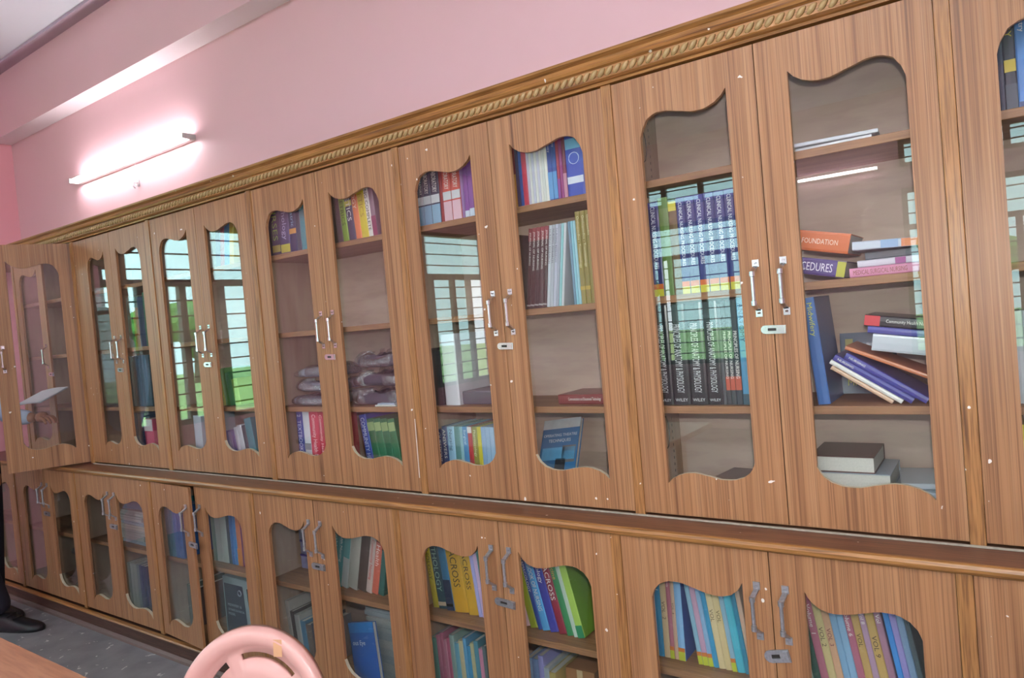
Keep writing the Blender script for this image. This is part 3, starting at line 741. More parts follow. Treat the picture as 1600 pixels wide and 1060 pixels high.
def film_mat():
    m = bpy.data.materials.new('polythene'); m.use_nodes = True
    nt = m.node_tree; N = nt.nodes; L = nt.links; N.remove(N['Principled BSDF'])
    tr = N.new('ShaderNodeBsdfTransparent'); tr.inputs[0].default_value = (.9, .9, .92, 1)
    gl = N.new('ShaderNodeBsdfGlossy'); gl.inputs['Roughness'].default_value = .16
    tc = N.new('ShaderNodeTexCoord'); n = N.new('ShaderNodeTexNoise'); n.inputs['Scale'].default_value = 28; n.inputs['Detail'].default_value = 3; n.inputs['Distortion'].default_value = 1.5
    bp = N.new('ShaderNodeBump'); bp.inputs['Strength'].default_value = 1; bp.inputs['Distance'].default_value = .02
    L.new(tc.outputs['Object'], n.inputs['Vector']); L.new(n.outputs['Fac'], bp.inputs['Height']); L.new(bp.outputs[0], gl.inputs['Normal'])
    mx = N.new('ShaderNodeMixShader'); mx.inputs[0].default_value = .36
    L.new(tr.outputs[0], mx.inputs[1]); L.new(gl.outputs[0], mx.inputs[2]); L.new(mx.outputs[0], N['Material Output'].inputs['Surface'])
    return m
FILM = film_mat()
GL = ['lowest', 'second from bottom', 'third from bottom', 'topmost']
G3 = ['lowest', 'middle', 'topmost']
zz = UZ[3] + .001
for i in range(3):
    garment(2.590 + .012 * (i % 2) + .012 * i, .145, zz, .31 - .03 * i, .20 - .012 * i, .040, ['8A8C9C', '848698', '9294A4'][i], G3[i] + ' grey plastic wrapped garment, first door, fourth upper cabinet', 11 + i, FILM); zz += .057
zz = UZ[3] + .001
for i in range(3):
    garment(2.965 + .006 * (i % 2), .15, zz, .30 - .014 * i, .20 - .008 * i, .050, ['4C4656', '464050', '554E5C'][i], G3[i] + ' dark plastic wrapped garment, second door, fourth upper cabinet', 31 + i, FILM); zz += .071
for i, (px0, px1, c, dsc) in enumerate([(586, 618, 'E2E0DA', 'white paper sheaf'), (590, 616, 'B9C4DA', 'bluish paper sheaf on top of the white one')]):
    flat(4, 'R', 3, px0, px1, UZ[3] + .0065 * i, .006, c, dsc + ' under dark garments', d=.035, y=.034, loc='fourth upper cabinet')

# --- fifth bookcase
lab = {'title': 'CLINICAL LABORATORY', 'tl': .52, 'th': .5}
def LB_(c2, h=.262): return dict(lab, bands=[(.29, .40, 'C9CED2'), (.02, .27, c2)], h=h)
row(5, 'L', 1, 653, [(659, '28324C', 'first navy laboratory volume', LB_('7FA6C4')), (665, '2B3A52', 'second navy laboratory volume', LB_('7FA6C4')), (677, '2E3E56', 'third navy laboratory volume', LB_('86AECC')), (690.5, '2A364E', 'fourth navy laboratory volume', LB_('8CB4D0')), (695.5, '8E2A26', 'thin dark red volume', {'h': .262}), (709, 'C04634', 'first red laboratory volume', LB_('D8B4C0')), (723, 'C24A38', 'second red laboratory volume', LB_('DCB8C4')), (728, '8A6A9E', 'dusty violet volume', {'h': .262}), (735, '7A4494', 'purple volume', {'h': .265, 'bands': [(.02, .1, 'C8D8E8')]}), (743, '84509C', 'bright purple volume', {'h': .265, 'bands': [(.02, .12, 'C8D8E8')]})], h=.262)
row(5, 'R', 1, 804, [(810, '6A2430', 'maroon and ochre volume', {'bands': [(.0, .42, 'C08A3A')]}), (815, '3A3A5C', 'dark slate volume'), (819.5, '3560A8', 'thin blue volume'), (827, 'D0485A', 'coral red volume'), (831, 'C9C4D8', 'first lilac white booklet'), (835, 'D9DCD8', 'first white booklet'), (839, 'C4C8DA', 'second lilac white booklet'), (843, 'DDE0DC', 'second white booklet'), (847, 'CACCDC', 'third lilac white booklet'), (851, 'E0E2DC', 'third white booklet'), (855, 'D2D8D4', 'fourth white booklet'), (859.5, 'E6E6DE', 'ivory booklet'), (867, '2F4E9C', 'first royal blue chemistry volume', {'title': 'Clinical Chemistry', 'bands': [(.03, .35, '5E9AD0')]}), (873.5, '34559F', 'second royal blue chemistry volume', {'title': 'Clinical Chemistry', 'bands': [(.03, .35, '5E9AD0')]}), (878, 'A03A4C', 'red volume with pink foot', {'title': 'GIST', 'bands': [(.0, .25, '8A4A96')]}), (883, '8E3A78', 'plum volume', {'title': 'Textbook'}), (888.5, '7A3248', 'dark raspberry volume', {'title': 'Cardiac Nursing', 'bands': [(.0, .3, 'C48AA0')]}), (915.5, '3450B4', 'very thick blue volume', {'h': .265, 'bands': [(.56, .68, '6EB4DC'), (.16, .24, 'D8E0F0')], 'title': 'Biochemistry', 'tl': .26, 'th': .2})], h=.255, d=.17)
def ring(o, t, zc, r, c):
    mb = MB(); mb.tube([(t / 2 + r * math.cos(k * .4488), -.001, zc + r * math.sin(k * .4488)) for k in range(15)], .0012, 4); mb.build('emblem', plain(c), o)
row(5, 'R', 2, 812, [(817, '37201E', 'dark brown volume', {'h': .235}), (822, '3C2422', 'dark chestnut volume', {'h': .235}),
   (828.5, '4A2428', 'first maroon journal', {'bands': [(.84, 1, '8C3A40'), (.03, .05, 'A8A0A0')], 'title': 'JOURNAL OF NURSING', 'lean': 7.5, 'px0': 823}), (835, '4C262A', 'second maroon journal', {'bands': [(.84, 1, '8C3A40'), (.03, .05, 'A8A0A0')], 'title': 'JOURNAL OF NURSING', 'lean': 7.5}), (841.5, '48242A', 'third maroon journal', {'bands': [(.84, 1, '8C3A40'), (.03, .05, 'A8A0A0')], 'title': 'JOURNAL OF NURSING', 'lean': 7.5}), (848, '4A262C', 'fourth maroon journal', {'bands': [(.84, 1, '8C3A40'), (.03, .05, 'A8A0A0')], 'title': 'JOURNAL OF NURSING', 'lean': 7.5}), (854, '462428', 'fifth maroon journal', {'bands': [(.84, 1, '8C3A40'), (.03, .05, 'A8A0A0')], 'title': 'JOURNAL OF NURSING', 'lean': 7.5}),
   (859, 'BFC4CC', 'first silver journal', {'title': 'NURSING RESEARCH', 'tc': '4A4A52', 'lean': 7.5}), (864, 'A9AEB8', 'second silver journal', {'title': 'NURSING RESEARCH', 'tc': '3A3A42', 'lean': 7.5}), (869, 'B8BCCC', 'third silver journal', {'title': 'NURSING RESEARCH', 'tc': '4A4A5A', 'lean': 7.5}), (873, '9CA2B0', 'fourth silver journal', {'lean': 7.5}), (877, '8CC4C8', 'pale turquoise journal', {'lean': 7.5, 'h': .25}), (881, 'C4CCD0', 'thin white journal', {'lean': 7.5, 'h': .25}),
   (901, '6E8FA8', 'first grey blue booklet', {'px0': 897, 'h': .25}), (905, '86C0D0', 'light blue booklet', {'h': .25}), (909, '9CC8D4', 'pale blue booklet', {'h': .25}), (917, '8C7C34', 'first olive volume', {'title': 'Orthopaedics - Traumatology', 'tc': 'E4DCB0', 'h': .275, 'bands': [(.15, .19, 'B89A3C')]}), (925, '86762F', 'second olive volume', {'title': 'Orthopaedics - Traumatology', 'tc': 'E4DCB0', 'h': .275, 'bands': [(.15, .19, 'B89A3C')]}), (932, '8A7A33', 'third olive volume', {'title': 'Orthopaedics', 'tc': 'E4DCB0', 'h': .275})], h=.25, d=.17)
row(5, 'L', 3, 676, [(682, '2E2A2C', 'black file', {'h': .2}), (694, '26262A', 'second black file', {'h': .19}), (719, 'D3D6DC', 'upright white box file', {'h': .245, 'px0': 697, 'rough': .5})], d=.19)
flat(5, 'L', 3, 724, 768, UZ[3], .045, '5A5560', 'dark grey book lying beside the white file', d=.15, y=.08)
row(5, 'L', 4, 685, [(693, '22386A', 'dark blue volume with big letters', {'title': 'QUESTIONS', 'h': .20}), (701, '2A4478', 'blue volume', {'title': 'ANSWERS'}), (712, '9CC4DC', 'light blue volume', {'title': 'Nursing', 'tc': '3A5A7A'}), (720.5, '5E8C8A', 'grey teal volume'), (725, '8FB8C0', 'pale teal volume'), (733, '4A88B8', 'mid blue volume', {'title': 'Surgical', 'tc': 'D8E8F0'}), (740, 'A83238', 'red volume', {'bands': [(.9, 1, 'E0D8D4')]}), (748, '8E8A3C', 'olive volume', {'title': 'Pharmacology', 'tc': 'E8E4C0'}), (754, 'C8BC34', 'yellow volume'), (761, '8AA8C8', 'first faded blue volume'), (768, '94B2CE', 'second faded blue volume'), (775, '9CB8D2', 'third faded blue volume')], zr=.13, h=.212, d=.17)
flat(5, 'R', 3, 873, 955, UZ[3], .030, '7C3430', 'reddish brown book', d=.16, y=.075, rz=0, title='Communication and Educational Technology', tl=.62, th=.4, tz=.80)
facing(3.612, .085, UZ[4], .150, .235, .016, '2F6E9C', 'blue operating theatre book propped up alone, bottom shelf, fifth upper cabinet', back=30, rz=-4, roll=-7,
       parts=[(0, 1, .86, 1, 'C9CED2'), (.06, .94, .40, .58, '5FA4CC'), (.45, .72, .18, .42, '2A3038'), (.6, .95, .36, .6, '6E6A6A')],
       letters=[('OPERATING THEATRE', .05, .74, .9, 'D8E4EC'), ('TECHNIQUES', .2, .65, .6, 'D8E4EC')])

# --- sixth bookcase
def NP(c='2E3272'): return {'title': 'CLINICAL NURSING PROCEDURES', 'tc': 'DDE2EC', 'tl': .66, 'th': .40, 'bands': [(.0, .075, 'C8C03A'), (.075, .13, 'C8662E'), (.93, 1, '4A4488')]}
row(6, 'L', 2, 1022, [(1039, '2A3068', 'first navy procedures volume', NP()), (1054, '5E7A3A', 'mossy green volume', {'h': .27}), (1067, '6A5230', 'brown volume with yellow patch', {'h': .255, 'bands': [(.9, 1, 'C8BC3A')]}), (1080, '2C3270', 'second navy procedures volume', NP()), (1095, '2B316C', 'third navy procedures volume', NP()), (1110, '2E3474', 'fourth navy procedures volume', NP()), (1126, '2A306A', 'fifth navy procedures volume', NP()), (1142, '2D3372', 'sixth navy procedures volume', NP()), (1158, '2B3170', 'seventh navy procedures volume', NP())], h=.262)
WI = {'title': 'PRINCIPLES OF ANATOMY & PHYSIOLOGY', 'tc': 'CFD2D4', 'tl': .68, 'th': .42, 'tz': .80, 'sub': 'WILEY', 'h': .278, 'rough': .25}
TH = {'title': 'PRINCIPLES OF NURSING', 'tl': .45, 'tz': .7, 'bands': [(.14, .27, 'B4553A')], 'h': .278}
row(6, 'L', 3, 1031, [(1053, '23292C', 'first thick black anatomy volume', WI), (1080, '22282B', 'second thick black anatomy volume', WI), (1107, '24292C', 'third thick black anatomy volume', WI), (1131, '22272A', 'fourth thick black anatomy volume', WI), (1137, '4A5052', 'thin charcoal book', {'h': .27}), (1144, '3A4446', 'first slim dark volume', TH), (1152, '38464A', 'second slim dark volume', TH), (1162, '36444A', 'third slim dark volume', TH), (1175, '4A90B4', 'light blue anatomy volume', {'title': 'ANATOMY', 'tc': '2A4A68', 'h': .285, 'bands': [(.0, .1, '28505C')]})], y=.055, d=.19)
flat(6, 'L', 4, 1098, 1192, UZ[4], .062, '5E2C24', 'thick brown book lying alone', d=.19, y=.085, rz=-8)
# loose papers, top right shelf
for i, (a, b_, dsc) in enumerate([(1243, 1362, 'lower thin white magazine'), (1243, 1372, 'upper thin white magazine')]):
    flat(6, 'R', 1, a, b_, UZ[1] + .0105 * i, .009, ['D8DAE0', 'C8CCD8'][i], dsc, d=.20, y=.05, rz=[0, 4][i])
W6 = 'second shelf, second door, sixth upper cabinet'
x_ = x_of(1320, .06, UZ[2])
o = book(x_ + .01, .06, UZ[2] + .058, .048, .15, .19, 'CE6A34', 'thick orange book tilted on the purple one, ' + W6, (0, math.radians(-90 + 13), 0), title='FOUNDATION', tc='F0DCC8', tl=.55, th=.26, tz=.72, group='books lying on the shelves')
o = book(x_ - .001, .055, UZ[2] + .0012, .040, .16, .19, '4A3A7C', 'purple book tilted under the orange one, ' + W6, (0, math.radians(-90 + 13), 0), title='PROCEDURES', tc='E8E4F0', tl=.66, th=.5, tz=.84, bands=[(.0, .12, 'B8B43A')], group='books lying on the shelves')
for i, (xa, xb, t, c, dsc, kk) in enumerate([(1328, 1450, .022, 'D48AAC', 'pink book under the fallen stack', dict(title='MEDICAL SURGICAL NURSING', tc='8A4A2A', tl=.7, th=.5)), (1340, 1450, .016, 'D4CEDC', 'white and magenta booklet on the pink book', dict(bands=[(.3, .45, '9A3A88')])), (1352, 1448, .018, '5E6068', 'grey book in the fallen stack', {})]):
    zz = UZ[2] + [0, .0226, .0392][i]
    flat(6, 'R', 2, xa, xb, zz, t, c, dsc, d=.18, y=.06 + .01 * i, **kk)
o = book(x_of(1446, .06, UZ[2] + .06), .06, UZ[2] + .0592, .020, .15, .17, 'C4CCDC', 'white blue book with orange end, ' + W6, (0, math.radians(-90 + 2), math.radians(3)), bands=[(.0, .32, 'D87A3C'), (.36, .6, '8AA8D0')], group='books lying on the shelves')
W6 = 'third shelf, second door, sixth upper cabinet'
xb_ = x_of(1266, .055, UZ[3])
book(xb_ + .020, .050, UZ[3] + .0006, .028, .265, .19, '3466A4', 'blue midwifery book leaning at the end, ' + W6, (0, math.radians(-4.5), 0), title='Midwifery', tc='C8C83A', tl=.34, th=.55, side='2E5A88', group='books leaning in a heap', sub=None)
facing(xb_ + .045, .225, UZ[3] + .001, .13, .16, .02, '24465E', 'dark blue book with pale leaf shapes facing out, ' + W6, back=8, parts=[(.1, .24, .3, .9, 'A89A58'), (.3, .42, .28, .8, 'B0A060'), (.48, .58, .3, .72, '9A9050')], letters=[('Midwifery', .12, .10, .7, 'C8C83A')])
x0_ = xb_ + .035
for i, (c, h_, dx, dsc, t_) in enumerate([('CDA88A', .155, .1445, 'tan edged booklet', .010), ('E0DCD6', .18, .1635, 'white booklet', .011), ('3A3C8E', .195, .184, 'first indigo book', .016), ('3E4094', .2, .2135, 'second indigo book', .016)]):
    book(x0_ + dx, .06, UZ[3] + .0006, t_, h_, .16, c, '%s sloping down, %s' % (dsc, W6), (0, math.radians(-56), 0), title='NURSING' if i > 1 else None, tl=.42, th=.34, group='books leaning in a heap')
book(x0_ + .252, .062, UZ[3] + .044, .010, .22, .155, 'C4764A', 'orange booklet across the indigo ones, ' + W6, (0, math.radians(-66), 0), group='books leaning in a heap')
for i, (t, c, dsc, kk) in enumerate([(.040, 'C4CCD4', 'thick pale book under the sloping trio', {}), (.016, '4A4EA0', 'middle indigo book of the sloping trio', {}), (.026, '26262C', 'black book with red corner', dict(title='Community Health Nursing', tl=.58, th=.4, tz=.72, bands=[(.80, 1, 'C83038')]))]):
    book(4.784 - .006 * i, .075, UZ[3] + .102 + [0, .0428, .0606][i], t, .165, .17, c, dsc + ', ' + W6, (0, math.radians(-90 + 9), 0), group='books lying on the shelves', **kk)
# stack of thick books, fore-edges to the front
W6 = 'bottom shelf, second door, sixth upper cabinet'
zz = UZ[4] + .0006
for i, (t, w, dx, c, dsc) in enumerate([(.034, .175, .0, '9AA4AC', 'lowest thick pale book'), (.040, .18, .004, 'A0A8AE', 'second thick pale book'), (.040, .17, -.004, '98A2AC', 'third thick pale book'), (.040, .145, -.012, '5E3A34', 'topmost thick book with brown cover')]):
    o = book(4.478 + dx + .0, .245, zz, t, w, .18, c, dsc + ' of the pile, ' + W6, (math.radians(0), math.radians(-90), math.radians(180)), group='pile of thick books')
    zz += t + .0008
for i, (t, c, dsc) in enumerate([(.046, '4A6FB4', 'blue book beside the thick pile'), (.026, '9AA8B4', 'grey booklet beside the thick pile'), (.014, 'B8C0C8', 'pale booklet on top beside the thick pile')]):
    book(4.79, .06 + .03 * i, UZ[4] + .0006 + [0, .047, .074][i], t, .13, .17, c, dsc + ', ' + W6, (0, math.radians(-90), math.radians(4 * i)), group='books lying on the shelves')

# --- seventh bookcase
row(7, 'L', 1, 1564, [(1573, '2C3A50', 'slate volume'), (1593, '26303E', 'black volume with yellow title', {'title': 'SURGERY', 'tc': 'C8B82E', 'bands': [(.02, .22, '3A4656'), (.32, .42, 'C8B02E')]}), (1613, '4A86CC', 'bright blue volume', {'title': 'Biochemistry', 'bands': [(.0, .06, '2C4A7C')]}), (1630, '3A5E8C', 'dull blue volume')], h=.265)
row(7, 'L', 3, 1592, [(1606, 'B9BEC2', 'first grey volume', {'h': .2}), (1622, 'A8B0B4', 'second grey volume', {'h': .2})])
row(7, 'L', 4, 1590, [(1606, 'C8BC34', 'yellow volume', {'h': .24}), (1624, '2A2C30', 'black volume', {'h': .22})], zr=.15)

# ------------------------------------------------------------------ lower cabinets
ya = -.02
MW = lambda c: {'title': 'Anatomy', 'tc': 'D8D0D8'}
def PB(c, k=0): return {'bands': [(.0, .09, 'B8C23A'), (.09, .13, 'C8743A')], 'title': 'CHILD' if k else None, 'tc': '5A4A4A', 'tl': .2, 'tz': .55}
row(-6, 'L', 1, 1024, [(1030, '7FA4BC', 'first powder blue volume', PB(0)), (1038.5, '2F84AC', 'strong blue volume', {'title': 'Volume  1', 'tl': .5}), (1048, 'CDB48E', 'first tan volume', {'title': 'VOL  2', 'tc': '5A4A3A', 'tl': .4, 'tz': .6}), (1055, 'B0707E', 'mauve volume', {'title': 'Human Body', 'bands': [(.0, .09, 'B8C23A'), (.09, .13, 'C8743A')]}), (1061, 'C9A890', 'pinkish tan volume', {'title': 'VOL  4', 'tc': '5A4A3A', 'tl': .3, 'tz': .6}), (1072, '86B4DC', 'light blue volume with blue cover', {'side': '4A64B0', 'bands': [(.0, .09, 'B8C23A'), (.09, .13, 'C8743A')], 'h': .268})], y=ya, h=.262, d=.17)
row(-6, 'L', 1, 1092, [(1099.5, '8AB2C8', 'second powder blue volume', PB(0)), (1108.5, 'C09AB2', 'lilac pink volume', {'title': 'Family', 'bands': [(.0, .09, 'B8C23A'), (.09, .13, 'C8743A')]}), (1116, '86ACCC', 'third powder blue volume', PB(0)), (1124, '3A92BC', 'cobalt volume', {'title': 'Volume', 'tl': .4}), (1134.5, 'D6C294', 'first cream volume', {'title': 'VOL', 'tc': '6A5A3A', 'tl': .2, 'tz': .6}), (1145, 'D2BC8A', 'second cream volume', {'title': 'VOL', 'tc': '6A5A3A', 'tl': .2, 'tz': .6}), (1153, '8CB0C4', 'grey blue volume', PB(0)), (1165, '56B8CC', 'bright cyan volume', {'h': .258}), (1173, '3A8AA8', 'deep cyan volume'), (1181, 'C8A890', 'second tan volume')], y=ya, lean=-7, h=.262, d=.17)
row(-6, 'R', 1, 1262, [(1271, '9CBCB4', 'pale sage volume', {'h': .2}), (1283, '2E5A4C', 'dark green volume', {'h': .25}), (1296, 'B46E80', 'first mauve volume', {'title': 'Volume  1', 'tz': .8}), (1309, 'CFC088', 'straw volume', {'title': 'VOL 2', 'tc': '5A4A3A', 'tl': .25, 'tz': .6}), (1321, 'D2A682', 'peach volume', {'title': 'VOL 3', 'tc': '7A3A3A', 'tl': .25, 'tz': .6}), (1332.5, '7FA8C8', 'first light blue volume'), (1344, '86AECC', 'second light blue volume'), (1356.5, 'B2687C', 'second mauve volume', {'title': 'Volume 6', 'tz': .8}), (1369.5, 'BE9C5E', 'ochre volume', {'title': 'VOL', 'tc': '5A4A2A', 'tl': .2, 'tz': .6}), (1380, 'B090A8', 'dusty lilac volume', {'title': 'Vol 8', 'tl': .4, 'tz': .8}), (1395, 'C2A05E', 'second ochre volume', {'title': 'VOL 9', 'tc': '4A3A2A', 'tl': .25, 'tz': .6}), (1407, 'A87C90', 'greyish mauve volume', {'title': 'Vol', 'tl': .3, 'tz': .8}), (1420, '3E8ED8', 'vivid blue volume', {'px0': 1410}), (1431, '9A90CC', 'periwinkle volume'), (1443, '7F9CBC', 'steel blue volume'), (1452, '4A5A60', 'dark slate volume')], y=ya, lean=-9, zr=-.36, h=.265, d=.17)
row(-5, 'L', 1, 674, [(686, 'C6B62E', 'yellow pathology volume', {'title': 'PATHOLOGY', 'tc': '4A4A1E', 'lean': -6, 'h': .255}), (699, '2A4A56', 'dark teal pathology volume', {'title': 'PATHOLOGY', 'tc': '9FC4B4', 'lean': -6, 'bands': [(.04, .09, 'C8B49A')], 'h': .26}), (711, '3E7AA0', 'dark blue volume with label', {'lean': -6, 'bands': [(.0, .4, '2A3350'), (.05, .09, 'D0B090')], 'h': .26}), (733, 'C89A20', 'first ochre yellow across volume', {'title': 'ACROSS', 'tc': '3A2A10', 'tl': .5, 'tz': .84, 'th': .48, 'bands': [(.87, .97, '2E2418')], 'lean': -6, 'h': .25}), (748, 'CA9E24', 'second ochre yellow across volume', {'title': 'ACROSS', 'tc': '3A2A10', 'tl': .5, 'tz': .84, 'th': .48, 'bands': [(.87, .97, '2E2418')], 'lean': -6, 'h': .25}), (754, 'A8A8DC', 'periwinkle volume', {'lean': -6}), (760, 'CDB0D4', 'pinkish lilac volume', {'lean': -6}), (766, '4E8A84', 'dull teal volume', {'lean': -6})], y=ya, h=.25, d=.17)
row(-5, 'R', 1, 816, [(829, 'CFB0B4', 'pale pink volume', {'h': .15}), (841, '9AA82E', 'yellow green volume', {'h': .2}), (848, '2C4C9A', 'dark blue volume', {'title': 'PHARMACOLOGY', 'sub': None}), (860, '5AA4DC', 'light blue handbook', {'title': 'HANDBOOK OF NURSING', 'h': .262}), (874, '4446A0', 'indigo volume', {'title': 'Physiology', 'h': .26}), (886.5, '8C2C3E', 'maroon across volume', {'title': 'ACROSS', 'tl': .48, 'tz': .80, 'th': .6, 'h': .262}), (897, '3C8A58', 'green volume with orange title', {'title': 'Medicine', 'tc': 'E0A050', 'h': .262}), (903.5, 'B8CCBC', 'pale sage volume', {'h': .262}), (915, 'A8CC5A', 'lime volume with green cover', {'h': .265, 'side': '7FAE3C', 'bands': [(.0, .14, '2E8A5C'), (.86, 1, '2A6A48')]})], y=ya, lean=-13, h=.255, d=.18)
cols = [('5E9C94', 'teal booklet'), ('C07A92', 'pink booklet'), ('B86A84', 'rose booklet'), ('C88A9C', 'pale rose booklet'), ('B45E7A', 'deep rose booklet'), ('8AA8A0', 'sage booklet'), ('6EA8BC', 'aqua booklet'), ('C4BC94', 'buff booklet'), ('5A9CC4', 'blue booklet'), ('3E8EB8', 'strong blue booklet'), ('B8B48C', 'khaki booklet'), ('4A8898', 'blue green booklet'), ('C8849C', 'candy pink booklet'), ('5A6A6E', 'grey booklet')]
px = 674
its = []
for i, (c, dsc) in enumerate(cols):
    px += [8, 6, 5, 5, 5, 7, 7, 7, 5, 6, 6, 7, 6, 6][i]; its.append((px, c, dsc, {'h': .25 + .012 * ((i * 7) % 3 - 1)}))
row(-5, 'L', 2, 672, its, y=ya, zr=-.52, d=.24, lean=-2)
row(-5, 'R', 2, 824, [(832, '86A8C8', 'powder blue booklet', {'h': .25}), (842, '7E98C4', 'blue grey booklet', {'h': .25}), (850, '9C9CD4', 'lavender booklet', {'h': .265}), (858, 'A8B0B8', 'silver booklet', {'h': .23}), (868, 'B8A464', 'straw booklet', {'h': .22})], y=ya, zr=-.53, d=.25)
mb = MB(); mb.box(0, .10, 0, .2, 0, .22); mb.box(-.001, .101, -.001, .03, .185, .221)
o = tag(mb.build('carton', plain('9C6E44', .7), None, (x_of(884, .03, -.52), .03, LZ[2] + .0006 + ZB), bevel=.002), 'brown cardboard carton beside booklets, lower shelf under fifth bookcase', 'box')
mb = MB(); mb.box(.04, .06, -.002, .0, .0, .22); mb.build('tape', plain('C8B088', .3), o)

# lower cabinet under the fourth bookcase
for i in range(4):
    mb = MB(); mb.box(0, .15, 0, .12, 0, .0585)
    o = tag(mb.build('box', plain(['A4A4D0', '9C9EC8', '8C90A8', 'A8A8D6'][i], .5, var=.04), None, (2.405 + .004 * (i % 2), .07, LZ[1] + .0006 + i * .0605 + ZB), bevel=.002), GL[i] + ' lilac flat box in the stack behind the first lower handle', 'box', 'lilac boxes')
    mb = MB(); mb.box(-.001, .151, -.0015, .12, .052, .0592); mb.build('lid', plain(['4A4AA0', '4E5090', '50506E', '4A4AA0'][i], .5), o)
row(-4, 'R', 1, 516, [(524, '2F8E94', 'first teal volume', {'title': 'Health', 'tc': 'BFE4E0'}), (532, '36979A', 'second teal volume', {'title': 'Health Nursing', 'tc': 'CFE8E4'}), (542, 'B8C4C2', 'white and teal volume', {'bands': [(.5, 1, '5AA8A8')]}), (557, 'B4B4AA', 'thick cream volume', {'h': .24}), (571, '5E4E48', 'brown volume with dark cover', {'side': '5A4A44', 'h': .24}), (580, 'C8B4AC', 'white volume with red title', {'title': 'Community Nursing', 'tc': 'C83A34', 'h': .22}), (590, 'CC6A54', 'salmon red volume', {'h': .2, 'title': 'Health', 'tc': 'F0DCD4'}), (599, '3A6A62', 'dark jade volume', {'h': .17})], y=ya, lean=14, h=.24, d=.15)
rnd = random.Random(5)
CLR = ['3A3434', '5E3A40', 'B8B4AE', '46403E', 'A8A8A4', '4A7A96', '6A5A52', '3E4A5A', '8A8A90']
DSC = ['black brown volume', 'wine volume', 'white volume with grey print', 'charcoal volume', 'pale grey volume', 'blue volume', 'taupe volume', 'slate volume', 'silver volume']
px = 433
its = []
for i in range(9):
    px += [9, 6, 8, 6, 8, 8, 9, 7, 8][i]; its.append((px, CLR[i], DSC[i], {'h': [.17, .24, .24, .2, .19, .17, .16, .17, .16][i]}))
row(-4, 'L', 2, 433, its, y=ya, zr=-.6, lean=-6, d=.16)
for i in range(3):
    o = book(2.50 + .0, .17 + .012 * i, LZ[2] + .242 + .017 * i, .014, .20 - .02 * i, .10, ['5A5652', '6E6A66', '48423E'][i], ['lowest', 'middle', 'topmost'][i] + ' thin dark volume laid across the others, lower shelf under fourth bookcase', (0, math.radians(90), 0), group='volumes laid across')
    o.location.z += .014
def papers(x, y, z, w, d, n, t, cols, lab, grp, seed):
    r = random.Random(seed)
    for i in range(n):
        mb = MB(); mb.box(-w / 2, w / 2, -d / 2, d / 2, 0, t * .55); mb.box(-w / 2 + .004, w / 2 - .003, -d / 2 + .003, d / 2 - .006, t * .55, t * .96)
        o = mb.build('file_bundle', plain(cols[i % len(cols)], .8, var=.15, scale=60), None, (x + r.uniform(-.006, .006), y + r.uniform(-.006, .006), z + i * t + ZB + .0006), (0, 0, r.uniform(-.05, .05)))
        tag(o, '%s paper bundle from the bottom, %s' % (NTH[i], lab), 'papers', grp)
        mb = MB(); mb.box(-w / 2 - .001, w / 2 + .001, -.006, .006, t * .2, t * .7); mb.build('cover_strip', plain('8A959C', .7), o)
papers(2.905, .14, LZ[2], .17, .22, 10, .030, ['A8B0B0', 'B2B6B2', '9EA8AC'], 'inner pile under fourth bookcase', 'grey paper bundles', 3)
papers(3.077, .12, LZ[2], .15, .22, 8, .030, ['9CA6A8', 'AEB2AE', 'A4ACB0'], 'outer pile under fourth bookcase', 'grey paper bundles', 4)
facing(2.835, -.06, LZ[2] + .001, .15, .225, .016, '1F5CA8', 'bright blue eye book leaning on paper bundles, lower shelf under fourth bookcase', back=6, rz=-4, roll=-13, parts=[(0, 1, .84, 1, '2A7ABC')], letters=[('ous Eye', .1, .62, .5, 'D8E4EC')])

# lower cabinet under the third bookcase
row(-3, 'L', 1, 254, [(262, '2A6A70', 'dark teal volume'), (269, '2F7A82', 'teal volume'), (276, '3E7A8C', 'blue green volume', {'h': .22}), (282, '3468A0', 'first blue volume', {'h': .235}), (289, '2E5A96', 'second blue volume', {'h': .235})], y=-.068, lean=-3, h=.25)
row(-3, 'R', 1, 334, [(340, '7A9C94', 'grey green volume', {'h': .25}), (349, 'B4C4BE', 'first pale mint journal', {'h': .255}), (358, 'BACAC2', 'second pale mint journal', {'h': .255}), (363, '4A5A60', 'dark grey volume'), (368, '2F6CA8', 'blue volume', {'h': .25}), (373, '3A7CB8', 'light blue volume', {'h': .25}), (380, 'C87A50', 'orange volume', {'h': .245, 'bands': [(.0, .3, 'C8803A')]}), (385, '7A3A70', 'purple volume', {'h': .24}), (390, 'B8A8B8', 'greyish lilac volume', {'h': .22})], y=ya, h=.25)
mb = MB(); mb.box(0, .235, 0, .20, 0, .285)
bx_ = 1.955
o = tag(mb.build('model_box', plain('8FA0A4', .5), None, (bx_, -.02, LZ[2] + .0006 + ZB), bevel=.003), 'grey carton with navy front panel, lower shelf under third bookcase', 'box')
mb = MB(); mb.grid(lambda u, v: ((.012 + .15 * u - .012 * v * v * u), -.0012, .02 + .235 * v), 6, 6); mb.build('front_panel', plain('2C3248', .4), o)
letter('MIDWIFERY &', o, frame((.03, -.002, .155), (1, 0, 0), (0, 0, 1), (0, -1, 0)), plain('B8C0C8'), 'panel_lettering', .10, None)
letter('GYNAECOLOGICAL', o, frame((.03, -.002, .135), (1, 0, 0), (0, 0, 1), (0, -1, 0)), plain('B8C0C8'), 'panel_lettering', .12, None)
letter('MODEL', o, frame((.03, -.002, .115), (1, 0, 0), (0, 0, 1), (0, -1, 0)), plain('B8C0C8'), 'panel_lettering', .05, None)
mb = MB(); mb.tube([(.125 + .012 * math.cos(k * .5236), -.002, .222 + .012 * math.sin(k * .5236)) for k in range(13)], .003, 4); mb.build('emblem', plain('8A98A4'), o)
